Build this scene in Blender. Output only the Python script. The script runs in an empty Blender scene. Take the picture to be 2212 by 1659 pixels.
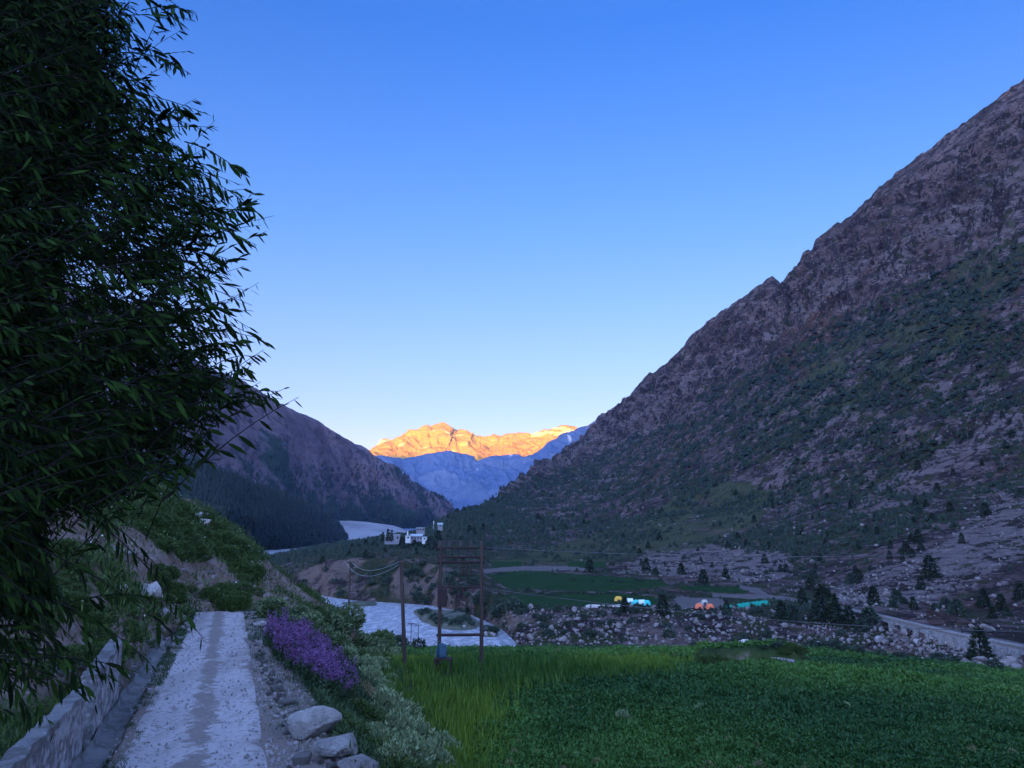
import bpy, math, random
import numpy as np
from mathutils import Vector, Matrix
rng = np.random.default_rng(7)
random.seed(7)
S = bpy.context.scene
COL = S.collection
# ---------------------------------------------------------------- camera maths
F, CX, CY = 1736.0, 1106.0, 829.5
TH = math.radians(10.46)
ct, st = math.cos(TH), math.sin(TH)
CZ = 4.7

def P(px, py, d):
    px = np.asarray(px, float); py = np.asarray(py, float); d = np.asarray(d, float)
    v = (CY - py) / F
    t = d / (ct - st * v)
    return np.stack([(px - CX) / F * t, d + 0 * t, CZ + (st + ct * v) * t], -1)

def dfor(py, h):
    v = (CY - py) / F
    return h / ((st + ct * v) / (ct - st * v))

def proj(A):
    A = np.asarray(A, float)
    X, Y, Z = A[..., 0], A[..., 1], A[..., 2] - CZ
    dep = np.maximum(Y * ct + Z * st, 1e-3)
    return CX + F * X / dep, CY - F * (-Y * st + Z * ct) / dep, dep

# ---------------------------------------------------------------- noise
def _h(i, j, k, seed):
    n = (i * 374761393 + j * 668265263 + k * 2147483647 + seed * 974711) & 0xFFFFFFFF
    n = ((n ^ (n >> 13)) * 1274126177) & 0xFFFFFFFF
    n = n ^ (n >> 16)
    return (n & 0xFFFFFF) / float(0xFFFFFF)

def vn(p, seed=0):
    p = np.asarray(p, float)
    f = np.floor(p).astype(np.int64); t = p - f; t = t * t * (3 - 2 * t)
    x, y, z = f[..., 0], f[..., 1], f[..., 2]
    r = 0
    for a in (0, 1):
        wa = t[..., 0] if a else 1 - t[..., 0]
        for b in (0, 1):
            wb = t[..., 1] if b else 1 - t[..., 1]
            for c in (0, 1):
                wc = t[..., 2] if c else 1 - t[..., 2]
                r = r + wa * wb * wc * _h(x + a, y + b, z + c, seed)
    return r

def fbm(p, o=4, seed=0, g=0.5):
    r = 0; a = 1; s = 0; p = np.asarray(p, float)
    for i in range(o):
        r = r + a * vn(p, seed + i * 17); s += a; a *= g; p = p * 2.03 + 11.3
    return r / s - 0.5

def ridged(p, o=4, seed=0, g=0.5):
    r = 0; a = 1; s = 0; p = np.asarray(p, float)
    for i in range(o):
        r = r + a * (1 - np.abs(2 * vn(p, seed + i * 13) - 1)); s += a; a *= g; p = p * 2.1 + 5.7
    return r / s - 0.5

def sstep(a, b, x):
    t = np.clip((x - a) / (b - a), 0, 1)
    return t * t * (3 - 2 * t)

# ---------------------------------------------------------------- materials
MATS = {}
def mat(name, base, layers=(), rough=0.9, bump=None, spec=0.2, coord='Object', metal=0.0, trans=None):
    """layers: (mask, colour); mask = ('n', scale, lo, hi[, detail, stretch]) noise or ('a', attr) or ('an', attr, scale, amount) or ('v', scale, lo, hi)"""
    m = bpy.data.materials.new(name); m.use_nodes = True
    nt = m.node_tree; N = nt.nodes; L = nt.links
    b = N['Principled BSDF']
    b.inputs['Roughness'].default_value = rough
    b.inputs['Specular IOR Level'].default_value = spec
    b.inputs['Metallic'].default_value = metal
    tc = N.new('ShaderNodeTexCoord').outputs[coord]
    def noise(sc, det=6, stretch=None, kind='n'):
        v = tc
        if stretch:
            mp = N.new('ShaderNodeMapping'); mp.inputs['Scale'].default_value = stretch[:3]
            if len(stretch) > 3: mp.inputs['Rotation'].default_value = stretch[3]
            L.new(tc, mp.inputs['Vector']); v = mp.outputs[0]
        if kind == 'v':
            n = N.new('ShaderNodeTexVoronoi'); n.inputs['Scale'].default_value = sc
            L.new(v, n.inputs['Vector']); return n.outputs['Distance']
        n = N.new('ShaderNodeTexNoise'); n.inputs['Scale'].default_value = sc; n.inputs['Detail'].default_value = det
        n.inputs['Roughness'].default_value = 0.62
        L.new(v, n.inputs['Vector']); return n.outputs[0]
    def ramp(s, lo, hi):
        r = N.new('ShaderNodeMapRange'); r.interpolation_type = 'SMOOTHSTEP'
        r.inputs['From Min'].default_value = lo; r.inputs['From Max'].default_value = hi
        L.new(s, r.inputs['Value']); return r.outputs[0]
    def attr(a):
        n = N.new('ShaderNodeAttribute'); n.attribute_name = a; return n.outputs['Fac']
    cur = None
    for mk, c in layers:
        if mk[0] == 'r':     # thin dark lines painting the shade in cracks and gullies, ('r', scale, width, stretch)
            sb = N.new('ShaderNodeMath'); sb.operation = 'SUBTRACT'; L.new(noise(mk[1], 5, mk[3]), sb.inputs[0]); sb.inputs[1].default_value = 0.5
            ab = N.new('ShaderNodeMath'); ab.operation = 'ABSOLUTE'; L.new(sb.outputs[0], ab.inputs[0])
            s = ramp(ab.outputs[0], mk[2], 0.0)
        elif mk[0] in 'nv' and mk[0] != 'a':
            s = ramp(noise(mk[1], mk[4] if len(mk) > 4 else 6, mk[5] if len(mk) > 5 else None, mk[0]), mk[2], mk[3])
        elif mk[0] == 'a':
            s = attr(mk[1])
        else:  # 'x' : attribute broken up by noise
            ad = N.new('ShaderNodeMath'); ad.operation = 'MULTIPLY_ADD'
            L.new(noise(mk[2], 8), ad.inputs[0]); ad.inputs[1].default_value = mk[3]
            L.new(attr(mk[1]), ad.inputs[2])
            s = ramp(ad.outputs[0], 0.5 + mk[3] * 0.5 - 0.16, 0.5 + mk[3] * 0.5 + 0.16)
        mx = N.new('ShaderNodeMix'); mx.data_type = 'RGBA'
        L.new(s, mx.inputs['Factor'])
        if cur is None: mx.inputs['A'].default_value = (*base, 1)
        else: L.new(cur, mx.inputs['A'])
        mx.inputs['B'].default_value = (*c, 1); cur = mx.outputs['Result']
    if cur is None: b.inputs['Base Color'].default_value = (*base, 1)
    else: L.new(cur, b.inputs['Base Color'])
    if bump:
        prev = None
        for sc, dist, *rest in bump:
            bp = N.new('ShaderNodeBump'); bp.inputs['Distance'].default_value = dist; bp.inputs['Strength'].default_value = 1
            L.new(noise(sc, 8, rest[0] if rest else None, rest[1] if len(rest) > 1 else 'n'), bp.inputs['Height'])
            if prev is not None: L.new(prev, bp.inputs['Normal'])
            prev = bp.outputs[0]
        L.new(prev, b.inputs['Normal'])
    MATS[name] = m
    return m

# ---------------------------------------------------------------- meshes
def mesh(name, V, Fc, m, smooth=False, attrs=None):
    V = np.asarray(V, np.float32); Fc = np.asarray(Fc, np.int32)
    me = bpy.data.meshes.new(name); k = Fc.shape[1]; n = len(Fc)
    me.vertices.add(len(V)); me.vertices.foreach_set('co', V.ravel())
    me.loops.add(n * k); me.loops.foreach_set('vertex_index', Fc.ravel())
    me.polygons.add(n); me.polygons.foreach_set('loop_start', np.arange(0, n * k, k, dtype=np.int32))
    if smooth: me.polygons.foreach_set('use_smooth', np.ones(n, bool))
    me.update(calc_edges=True)
    for a, v in (attrs or {}).items():
        at = me.attributes.new(a, 'FLOAT', 'POINT'); at.data.foreach_set('value', np.asarray(v, np.float32).ravel())
    me.materials.append(m)
    return me

def obj(name, me, parent=None, **props):
    o = bpy.data.objects.new(name, me); COL.objects.link(o)
    if parent is not None: o.parent = parent
    for k, v in props.items():
        if v is not None: o[k] = v
    return o

def empty(name, loc=(0, 0, 0), rz=0.0, **props):
    o = obj(name, None, **props); o.location = loc; o.rotation_euler = (0, 0, rz); o.empty_display_size = 0.2
    return o

def copy_tree(o, parent=None):
    c = o.copy(); COL.objects.link(c)
    if parent is not None: c.parent = parent
    for ch in list(o.children): copy_tree(ch, c)
    return c

class MB:
    """collects simple shapes into one mesh"""
    def __init__(s): s.v = []; s.f = []
    def add(s, V, Fs):
        b = len(s.v); s.v += [tuple(map(float, v)) for v in V]; s.f += [tuple(b + i for i in f) for f in Fs]; return s
    def box(s, lo, hi, rz=0.0, c=None):
        x0, y0, z0 = lo; x1, y1, z1 = hi
        V = [(x, y, z) for z in (z0, z1) for x, y in ((x0, y0), (x1, y0), (x1, y1), (x0, y1))]
        if rz:
            cc = c or ((x0 + x1) / 2, (y0 + y1) / 2); C_, S_ = math.cos(rz), math.sin(rz)
            V = [(cc[0] + (x - cc[0]) * C_ - (y - cc[1]) * S_, cc[1] + (x - cc[0]) * S_ + (y - cc[1]) * C_, z) for x, y, z in V]
        return s.add(V, [(3, 2, 1, 0), (4, 5, 6, 7), (0, 1, 5, 4), (1, 2, 6, 5), (2, 3, 7, 6), (3, 0, 4, 7)])
    def tube(s, pts, rad, n=8, cap=True):
        pts = [Vector(p) for p in pts]
        if not hasattr(rad, '__len__'): rad = [rad] * len(pts)
        b = len(s.v); up = None
        for i, p in enumerate(pts):
            t = (pts[min(i + 1, len(pts) - 1)] - pts[max(i - 1, 0)]).normalized()
            if up is None:
                up = Vector((0, 0, 1)) if abs(t.z) < 0.9 else Vector((1, 0, 0))
            a = t.cross(up).normalized(); c = a.cross(t).normalized(); up = c
            for k in range(n):
                g = 2 * math.pi * k / n
                s.v.append(tuple(p + (a * math.cos(g) + c * math.sin(g)) * rad[i]))
        for i in range(len(pts) - 1):
            for k in range(n):
                s.f.append((b + i * n + k, b + i * n + (k + 1) % n, b + (i + 1) * n + (k + 1) % n, b + (i + 1) * n + k))
        if cap:
            s.f.append(tuple(b + k for k in range(n))[::-1]); e = b + (len(pts) - 1) * n
            s.f.append(tuple(e + k for k in range(n)))
        return s
    def build(s, name, m, parent=None, smooth=False, **props):
        me = bpy.data.meshes.new(name); me.from_pydata(s.v, [], s.f); me.update()
        if smooth: me.polygons.foreach_set('use_smooth', [True] * len(me.polygons))
        me.materials.append(m)
        return obj(name, me, parent, **props)

def grid_faces(nr, nc):
    i = np.arange(nr - 1)[:, None] * nc + np.arange(nc - 1)[None, :]
    return np.stack([i, i + 1, i + nc + 1, i + nc], -1).reshape(-1, 4)

PATCHES = []   # (name, grid points) for placing things
def smooth_rows(G, it):
    for _ in range(it):
        G[1:-1] = 0.25 * G[:-2] + 0.5 * G[1:-1] + 0.25 * G[2:]
    return G

def patch(rows, pxs, counts, it=3):
    """rows: list of polylines [(px, y, d)]; lofts them into a grid of world points"""
    R = []
    for r in rows:
        r = np.array([(a[0], a[1], a[2] if a[2] is not None else dfor(a[1], a[3])) for a in r], float)
        y = np.interp(pxs, r[:, 0], r[:, 1]); d = np.interp(pxs, r[:, 0], r[:, 2])
        R.append(P(pxs, y, d))
    G = []; T = []
    for k in range(len(R) - 1):
        n = counts[k]
        for j in range(n):
            G.append(R[k] + (R[k + 1] - R[k]) * (j / n)); T.append(k + j / n)
    G.append(R[-1]); T.append(len(R) - 1)
    return np.array(G), np.array(T)

def normals(G):
    du = np.gradient(G, axis=1); dv = np.gradient(G, axis=0)
    n = np.cross(du, dv); n /= np.linalg.norm(n, axis=-1, keepdims=True) + 1e-9
    return n

def in_poly(px, py, poly):
    c = np.zeros(np.shape(px), bool); n = len(poly)
    for i in range(n):
        x1, y1 = poly[i]; x2, y2 = poly[(i + 1) % n]
        with np.errstate(divide='ignore', invalid='ignore'):
            c ^= ((y1 > py) != (y2 > py)) & (px < (x2 - x1) * (py - y1) / ((y2 - y1) + 1e-9) + x1)
    return c

# ================================================================ materials list
m_rock = mat('mountain_rock', (0.128, 0.084, 0.080), [
    (('n', 0.006, 0.42, 0.56), (0.195, 0.138, 0.134)),
    (('n', 0.03, 0.48, 0.58, 12, (1, 1, 2.5, (0.5, 0.6, 0))), (0.058, 0.041, 0.040)),
    (('x', 'red', 0.02, 3.4), (0.115, 0.058, 0.042)),
    (('x', 'scree', 0.03, 2.8), (0.20, 0.155, 0.152)),
    (('n', 0.20, 0.55, 0.63, 12, (1, 1, 2.2, (0.4, 0.7, 0.2))), (0.26, 0.205, 0.198)),
    (('r', 0.020, 0.022, (1, 1, 0.35, (0.2, 0.6, 0.3))), (0.030, 0.022, 0.022)),  # dark lines put crack and gully shade into the rock colour
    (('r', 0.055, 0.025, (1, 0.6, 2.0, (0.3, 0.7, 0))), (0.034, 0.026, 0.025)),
    (('n', 0.10, 0.53, 0.61, 12), (0.036, 0.029, 0.023)),
    (('x', 'grass', 0.03, 2.4), (0.080, 0.088, 0.044)),
    (('x', 'veg', 0.09, 4.5), (0.052, 0.056, 0.027)),
    (('x', 'field', 0.10, 1.8), (0.022, 0.065, 0.018)),
    (('x', 'earth', 0.07, 2.4), (0.20, 0.142, 0.12)),
    (('x', 'path', 0.3, 1.0), (0.20, 0.17, 0.168)),
], rough=0.95, bump=[(0.03, 22.0), (0.14, 8.0), (0.8, 1.2)], spec=0.1)
m_left = mat('valley_side_rock', (0.115, 0.085, 0.10), [
    (('n', 0.006, 0.45, 0.6), (0.165, 0.12, 0.135)),
    (('n', 0.03, 0.50, 0.62, 12), (0.065, 0.052, 0.062)),
    (('x', 'veg', 0.012, 2.4), (0.028, 0.045, 0.03)),
], rough=0.95, bump=[(0.01, 25.0), (0.08, 5.0)], spec=0.1)
m_far = mat('haze_tinted_ridge_rock', (0.09, 0.13, 0.24), [  # blue of the distant haze is put into the rock colour
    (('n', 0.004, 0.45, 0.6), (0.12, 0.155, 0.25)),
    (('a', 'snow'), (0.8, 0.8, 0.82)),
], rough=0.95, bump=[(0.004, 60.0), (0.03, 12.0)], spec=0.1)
m_peak = mat('sun_tinted_peak_rock', (0.52, 0.31, 0.04), [  # orange sunset light is put into the rock and snow colours
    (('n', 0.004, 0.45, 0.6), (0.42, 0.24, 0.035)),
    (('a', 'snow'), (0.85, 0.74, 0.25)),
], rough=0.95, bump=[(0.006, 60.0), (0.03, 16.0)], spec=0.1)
m_forest_floor = mat('forest_floor', (0.03, 0.035, 0.025), [(('n', 0.05, 0.5, 0.7), (0.05, 0.05, 0.04))], spec=0.1)
m_gravel = mat('riverbed_gravel', (0.36, 0.35, 0.37), [(('n', 0.01, 0.45, 0.6, 6, (1, 0.3, 1)), (0.27, 0.26, 0.28)), (('n', 0.1, 0.55, 0.7), (0.45, 0.44, 0.45))], bump=[(0.2, 0.5)])
m_near = mat('near_ground', (0.10, 0.085, 0.06), [
    (('n', 1.3, 0.45, 0.6), (0.16, 0.13, 0.10)),
    (('x', 'grass', 1.5, 0.8), (0.035, 0.055, 0.018)),
    (('x', 'field', 0.4, 0.9), (0.020, 0.038, 0.014)),
    (('x', 'gravel', 2.0, 1.8), (0.19, 0.15, 0.13)),
    (('x', 'earth', 1.0, 0.6), (0.23, 0.15, 0.11)),
], rough=0.95, bump=[(6.0, 0.06), (0.8, 0.2)], spec=0.1)
m_road = mat('dirt_road', (0.48, 0.425, 0.42), [
    (('n', 0.5, 0.44, 0.60, 10, (1.6, 0.30, 1)), (0.38, 0.34, 0.325)),
    (('x', 'mid', 3.5, 3.2), (0.29, 0.25, 0.225)),
    (('x', 'mid', 1.0, 3.6), (0.25, 0.21, 0.19)),
    (('n', 6.0, 0.56, 0.66, 10), (0.17, 0.15, 0.14)),
    (('n', 11.0, 0.62, 0.70), (0.46, 0.43, 0.42)),
], rough=0.95, bump=[(1.2, 0.20, (1, 0.5, 1)), (5.0, 0.11), (22.0, 0.03)], spec=0.1)
m_spur = mat('hillside_soil', (0.15, 0.105, 0.08), [
    (('n', 0.5, 0.45, 0.6), (0.24, 0.18, 0.155)),
    (('n', 3.0, 0.58, 0.7), (0.32, 0.29, 0.28)),
    (('x', 'veg', 0.6, 2.0), (0.035, 0.055, 0.018)),
], rough=0.95, bump=[(1.0, 0.35), (6.0, 0.08)], spec=0.1)
m_stone = mat('pale_stone', (0.74, 0.69, 0.67), [(('n', 1.6, 0.45, 0.65), (0.58, 0.54, 0.52)), (('n', 7, 0.55, 0.7), (0.5, 0.48, 0.47)), (('n', 1.6, 0.62, 0.66, 8, (1, 1, 4)), (0.26, 0.23, 0.22))], rough=0.9, bump=[(1.5, 0.35), (6, 0.12), (20, 0.03)])
m_stone2 = mat('grey_stone', (0.30, 0.27, 0.27), [(('n', 1.3, 0.42, 0.62), (0.19, 0.17, 0.18)), (('n', 6, 0.58, 0.7), (0.38, 0.36, 0.36))], rough=0.9, bump=[(2.0, 0.12), (12, 0.03)])
m_bank = mat('bank_stone', (0.20, 0.172, 0.165), [(('n', 0.5, 0.45, 0.6), (0.12, 0.10, 0.10)), (('n', 1.3, 0.60, 0.66), (0.27, 0.24, 0.235))], rough=0.95)
m_concrete = mat('wall_concrete', (0.27, 0.265, 0.265), [(('n', 2.0, 0.42, 0.62), (0.17, 0.165, 0.165)), (('n', 18, 0.6, 0.7), (0.36, 0.36, 0.36))], rough=0.9, bump=[(6, 0.02), (40, 0.006)])
m_mason = mat('rubble_masonry', (0.34, 0.33, 0.335), [(('v', 4.2, 0.18, 0.42), (0.13, 0.125, 0.13)), (('n', 2.5, 0.45, 0.6), (0.30, 0.30, 0.31)), (('n', 9, 0.6, 0.7), (0.46, 0.46, 0.46))], rough=0.9, bump=[(4.2, -0.06, None, 'v'), (18, 0.02)])
m_rwall = mat('road_wall_masonry', (0.30, 0.285, 0.30), [(('n', 0.5, 0.45, 0.6, 6, (1, 1, 0.4)), (0.23, 0.22, 0.235)), (('v', 1.0, 0.1, 0.5), (0.22, 0.21, 0.22))], rough=0.9, bump=[(1.0, -0.2, None, 'v')])
m_metal = mat('rusty_steel', (0.035, 0.022, 0.022), [(('n', 4, 0.5, 0.7), (0.06, 0.03, 0.025))], rough=0.8, metal=0.0)
m_wood = mat('dark_wood_pole', (0.045, 0.032, 0.028), [(('n', 6, 0.45, 0.6, 6, (1, 1, 0.1)), (0.075, 0.05, 0.042))], rough=0.85)
m_porc = mat('brown_porcelain', (0.06, 0.025, 0.02), rough=0.3, spec=0.5)
m_wire = mat('wire_metal', (0.09, 0.09, 0.095), rough=0.6)
m_wirel = mat('bright_wire', (0.32, 0.36, 0.36), rough=0.5)
m_bluebox = mat('faded_blue_paint', (0.035, 0.09, 0.13), [(('n', 3, 0.5, 0.7), (0.02, 0.05, 0.07))], rough=0.6)
m_cyancable = mat('pale_cable', (0.06, 0.15, 0.15), rough=0.6)
m_white = mat('white_wash', (0.52, 0.51, 0.49), [(('n', 0.8, 0.5, 0.75), (0.62, 0.61, 0.6))], rough=0.85)
m_greyw = mat('grey_plaster', (0.22, 0.21, 0.235), [(('n', 0.8, 0.5, 0.7), (0.27, 0.26, 0.28))], rough=0.85)
m_roof = mat('sheet_roof', (0.36, 0.42, 0.45), rough=0.6)
m_window = mat('dark_window', (0.02, 0.025, 0.03), rough=0.2, spec=0.5)
m_frame = mat('window_wood', (0.10, 0.07, 0.05), rough=0.7)
def fabric(n, c): return mat(n, c, [(('n', 2.0, 0.45, 0.65), tuple(v * 0.82 for v in c))], rough=0.75)
m_ty = fabric('yellow_tent_fabric', (0.78, 0.43, 0.06)); m_tw = fabric('white_tent_fabric', (0.72, 0.78, 0.80))
m_tc = fabric('turquoise_tent_fabric', (0.06, 0.60, 0.58)); m_tt = fabric('teal_tent_fabric', (0.05, 0.42, 0.42))
m_to = fabric('orange_tent_fabric', (0.85, 0.20, 0.09)); m_tb = fabric('beige_tent_fabric', (0.48, 0.44, 0.36))
m_td = fabric('dark_tent_opening', (0.03, 0.02, 0.03)); m_net = fabric('green_shade_net', (0.012, 0.27, 0.19))
m_bark = mat('willow_bark', (0.014, 0.012, 0.009), [(('n', 8, 0.45, 0.6, 6, (1, 1, 0.2)), (0.009, 0.008, 0.006))], rough=0.9, bump=[(12, 0.02)])
def leafmat(n, a, b, rough=0.6):
    return mat(n, a, [(('a', 'rnd'), b)], rough=rough, spec=0.25)
m_willow = leafmat('willow_leaf', (0.005, 0.012, 0.003), (0.022, 0.050, 0.008), 0.8)
m_willow.node_tree.nodes['Principled BSDF'].inputs['Specular IOR Level'].default_value = 0.06
m_jun = leafmat('juniper_needles', (0.011, 0.020, 0.010), (0.026, 0.040, 0.018))
m_jun2 = leafmat('juniper_bluish_needles', (0.022, 0.040, 0.026), (0.045, 0.066, 0.04))
m_conif = leafmat('forest_needles', (0.008, 0.016, 0.012), (0.018, 0.028, 0.018))
m_shrub = leafmat('shrub_leaf', (0.024, 0.050, 0.010), (0.072, 0.115, 0.026))
m_pale = leafmat('pale_shrub_leaf', (0.10, 0.15, 0.06), (0.27, 0.33, 0.17))
m_mid = leafmat('broad_shrub_leaf', (0.03, 0.065, 0.018), (0.19, 0.23, 0.11))
m_dry = leafmat('dry_seedhead', (0.16, 0.13, 0.06), (0.30, 0.25, 0.13))
m_crop = leafmat('crop_leaf', (0.012, 0.052, 0.012), (0.062, 0.150, 0.022))
m_tall = leafmat('tall_grass_blade', (0.022, 0.072, 0.007), (0.115, 0.190, 0.016))
m_weed = leafmat('weed_leaf', (0.02, 0.045, 0.018), (0.045, 0.085, 0.03))
m_fire = leafmat('fireweed_petal', (0.115, 0.042, 0.14), (0.23, 0.115, 0.25))
m_petal = leafmat('small_white_petal', (0.5, 0.5, 0.42), (0.7, 0.7, 0.62))
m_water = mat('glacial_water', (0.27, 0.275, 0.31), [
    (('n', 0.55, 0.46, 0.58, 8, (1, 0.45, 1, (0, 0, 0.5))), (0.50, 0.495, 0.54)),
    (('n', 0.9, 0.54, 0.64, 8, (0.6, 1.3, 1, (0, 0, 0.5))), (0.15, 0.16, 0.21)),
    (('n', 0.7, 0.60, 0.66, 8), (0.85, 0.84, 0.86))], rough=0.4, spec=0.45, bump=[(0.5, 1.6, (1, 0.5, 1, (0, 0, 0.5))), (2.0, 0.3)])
m_cloth = mat('dark_clothes', (0.02, 0.018, 0.025), rough=0.9)
m_skin = mat('skin', (0.30, 0.17, 0.12), rough=0.6)
m_hair = mat('black_hair', (0.012, 0.01, 0.01), rough=0.7)

# ================================================================ right mountain, terrace, river bank (one sheet)
pxs = np.concatenate([np.arange(520, 1000, 3.0), np.arange(1000, 2212, 2.0), np.arange(2212, 2620, 5.0)])
RIDGE = [(520, 1218, 560), (600, 1203, 600), (660, 1191, 620), (700, 1184, 630), (740, 1175, 640), (800, 1165, 650), (860, 1160, 660), (920, 1150, 680), (950, 1132, 720), (970, 1118, 760),
    (1010, 1100, 850), (1060, 1085, 1000), (1100, 1075, 1100), (1150, 1050, 1250), (1200, 1010, 1400), (1230, 975, 1500), (1260, 950, 1550), (1300, 905, 1600), (1350, 870, 1550),
    (1370, 840, 1500), (1400, 810, 1450), (1430, 790, 1400), (1470, 755, 1350), (1500, 720, 1300), (1530, 695, 1270), (1560, 670, 1240), (1600, 645, 1200), (1640, 618, 1170),
    (1656, 606, 1155), (1668, 594, 1150), (1688, 615, 1135), (1702, 590, 1125), (1726, 580, 1115), (1735, 545, 1108), (1753, 540, 1100), (1765, 515, 1090), (1800, 490, 1060), (1850, 455, 1030),
    (1900, 405, 1000), (1950, 362, 970), (2000, 325, 940), (2050, 285, 920), (2100, 255, 900), (2150, 215, 880), (2212, 170, 860), (2330, 90, 820), (2620, -100, 760)]
H = -25.0
r1 = [(520, 1262, None, H), (620, 1275, None, H), (680, 1285, None, H), (760, 1297, None, H), (860, 1303, None, H), (930, 1308, None, H), (1000, 1322, None, H),
      (1050, 1342, None, H), (1090, 1365, None, H), (1120, 1398, None, H), (1700, 1400, None, H), (1850, 1400, None, H), (1950, 1408, None, H), (2100, 1445, 140), (2212, 1475, 125), (2620, 1560, 100)]
r2 = [(520, 1236, 400), (620, 1234, 372), (700, 1215, 350), (760, 1207, 342), (830, 1208, 336), (900, 1205, 330), (960, 1225, 305), (1010, 1250, 280), (1060, 1285, 250), (1110, 1314, 222),
      (1200, 1318, 217), (1650, 1318, 215), (1780, 1321, 216), (1822, 1328, 216), (1870, 1345, 205), (1912, 1362, 194.5), (1997, 1383, 176.8), (2090, 1404, 164.3), (2156, 1418, 156.5), (2212, 1433, 149), (2620, 1515, 113)]
r3 = [(520, 1230, 420), (620, 1220, 430), (700, 1206, 400), (800, 1195, 400), (900, 1192, 400), (960, 1205, 370), (1010, 1220, 350), (1060, 1245, 320), (1110, 1275, 280), (1200, 1290, 250),
      (1500, 1294, 246), (1700, 1300, 236), (1780, 1308, 228), (1822, 1315, 222), (1917, 1335, 196), (1997, 1354, 178), (2076, 1372, 166.8), (2212, 1399, 150.5), (2620, 1475, 114)]
r4 = [(520, 1226, 450), (600, 1214, 460), (700, 1198, 480), (900, 1178, 480), (960, 1185, 450), (1060, 1215, 400), (1110, 1235, 340), (1200, 1250, 305), (1400, 1256, 292), (1600, 1270, 268), (1740, 1292, 245),
      (1822, 1311, 234), (1917, 1330, 204), (1997, 1349, 184), (2076, 1366, 172), (2212, 1392, 155), (2620, 1466, 118)]
r5 = [(520, 1223, 480), (600, 1209, 520), (700, 1192, 540), (900, 1167, 560), (960, 1160, 550), (1060, 1175, 560), (1200, 1215, 400), (1400, 1215, 380), (1600, 1225, 350), (1800, 1265, 290), (1917, 1290, 250),
      (2076, 1310, 230), (2212, 1330, 210), (2620, 1390, 165)]
r6 = [(520, 1221, 520), (600, 1206, 560), (700, 1188, 590), (860, 1164.5, 620), (920, 1155, 640), (960, 1135, 700), (1060, 1120, 800), (1200, 1130, 750), (1300, 1130, 720), (1400, 1120, 650), (1600, 1100, 560),
      (1800, 1080, 480), (2000, 1060, 420), (2212, 1040, 380), (2620, 990, 300)]
r7 = [(520, 1220, 530), (600, 1205, 570), (700, 1186.5, 600), (860, 1162.5, 640), (920, 1152.5, 660), (960, 1128, 725), (1060, 1098, 920), (1200, 1070, 1050), (1300, 1020, 1120), (1400, 980, 1000),
      (1600, 900, 820), (1800, 830, 680), (2000, 760, 580), (2212, 700, 510), (2620, 600, 420)]
r8 = [(520, 1219, 540), (600, 1204, 580), (700, 1185, 610), (860, 1161, 650), (920, 1151, 670), (960, 1124, 740), (1060, 1091, 970), (1200, 1035, 1230), (1300, 985, 1330), (1350, 955, 1300), (1450, 920, 1180),
      (1500, 870, 1120), (1600, 800, 1020), (1700, 740, 940), (1800, 680, 870), (1900, 655, 800), (2000, 610, 760), (2100, 560, 720), (2212, 500, 680), (2620, 350, 600)]
rb = [(a, 60 * 0 + max(b + 60, b + 60), c * 1.25) for a, b, c in RIDGE]
G, T = patch([r1, r2, r3, r4, r5, r6, r7, r8, RIDGE, rb], pxs, [26, 12, 12, 22, 60, 70, 60, 110, 10], it=2)
# front skirt under the river
sk = G[0].copy(); sk[:, 1] -= 6; sk[:, 2] -= 5
G = np.concatenate([sk[None], G]); T = np.concatenate([[-0.5], T])
mask = np.ones(len(T))
Gs = smooth_rows(G.copy(), 8)
soft = np.clip((T - 3.4) / 0.6, 0, 1) * (1 - sstep(7.3, 8.0, T) * 0.0) * (T < 7.8)
G = G * (1 - soft[:, None, None]) + Gs * soft[:, None, None]
PXg, PYg, DEP = proj(G)
PXg = np.broadcast_to(pxs, PXg.shape)
Tg = np.broadcast_to(T[:, None], PXg.shape)
nrm = normals(G)
nrm *= np.sign((nrm * (np.array([0, 0, CZ]) - G)).sum(-1, keepdims=True))
big = np.clip((PXg - 950) / 250, 0, 1)
slope_zone = sstep(4.3, 5.3, Tg)
arc = np.cumsum(np.linalg.norm(np.diff(G, axis=1, prepend=G[:, :1]), axis=-1), axis=1) * 0
U = G[..., 0] * 0.75 + G[..., 1] * 0.45      # roughly along the range
q = np.stack([G[..., 0] / 60, G[..., 1] / 60, G[..., 2] / 140], -1)
gully = ridged(np.stack([U / 42, G[..., 2] / 260, 0 * U], -1), 4, 3)
rocky = ridged(G / 46.0, 5, 9, 0.55)
fine = fbm(G / 7.0, 4, 21)
cliff = sstep(6.7, 7.25, Tg) * big
end = 1 - 0.95 * sstep(7.50, 7.93, Tg)
amp = slope_zone * big * (6 + 13 * sstep(5, 7, Tg)) * end
disp = amp * (gully * 1.1 + rocky * 0.9) + cliff * end * 26 * ridged(np.stack([(G[..., 0] - G[..., 2] * 0.9) / 30, G[..., 1] / 60, (G[..., 2] + G[..., 0] * 0.5) / 16], -1), 4, 33)
disp += cliff * end * 34 * ridged(G / 120.0, 3, 57)
disp += fine * (0.5 + 2.4 * slope_zone * big + 2.5 * cliff) * (0.4 + 0.6 * end)
# eroded earth bank over the river
bank = (Tg > -0.1) * (Tg < 1.0) * np.sin(np.clip(Tg, 0, 1) * math.pi)
disp += bank * 9 * ridged(np.stack([G[..., 0] / 16, G[..., 2] / 60, 0 * U], -1), 3, 41) * (PXg < 1100) + bank * 1.5 * fbm(G / 3.0, 3, 55)
G = G + nrm * disp[..., None]
# terraces keep small steps
G[..., 2] += ((Tg > 1.02) & (Tg < 4) & (PXg < 1800)) * 0.9 * fbm(G / 12.0, 3, 5)
G[..., 2] += sstep(8, 9, Tg) * -30
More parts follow.
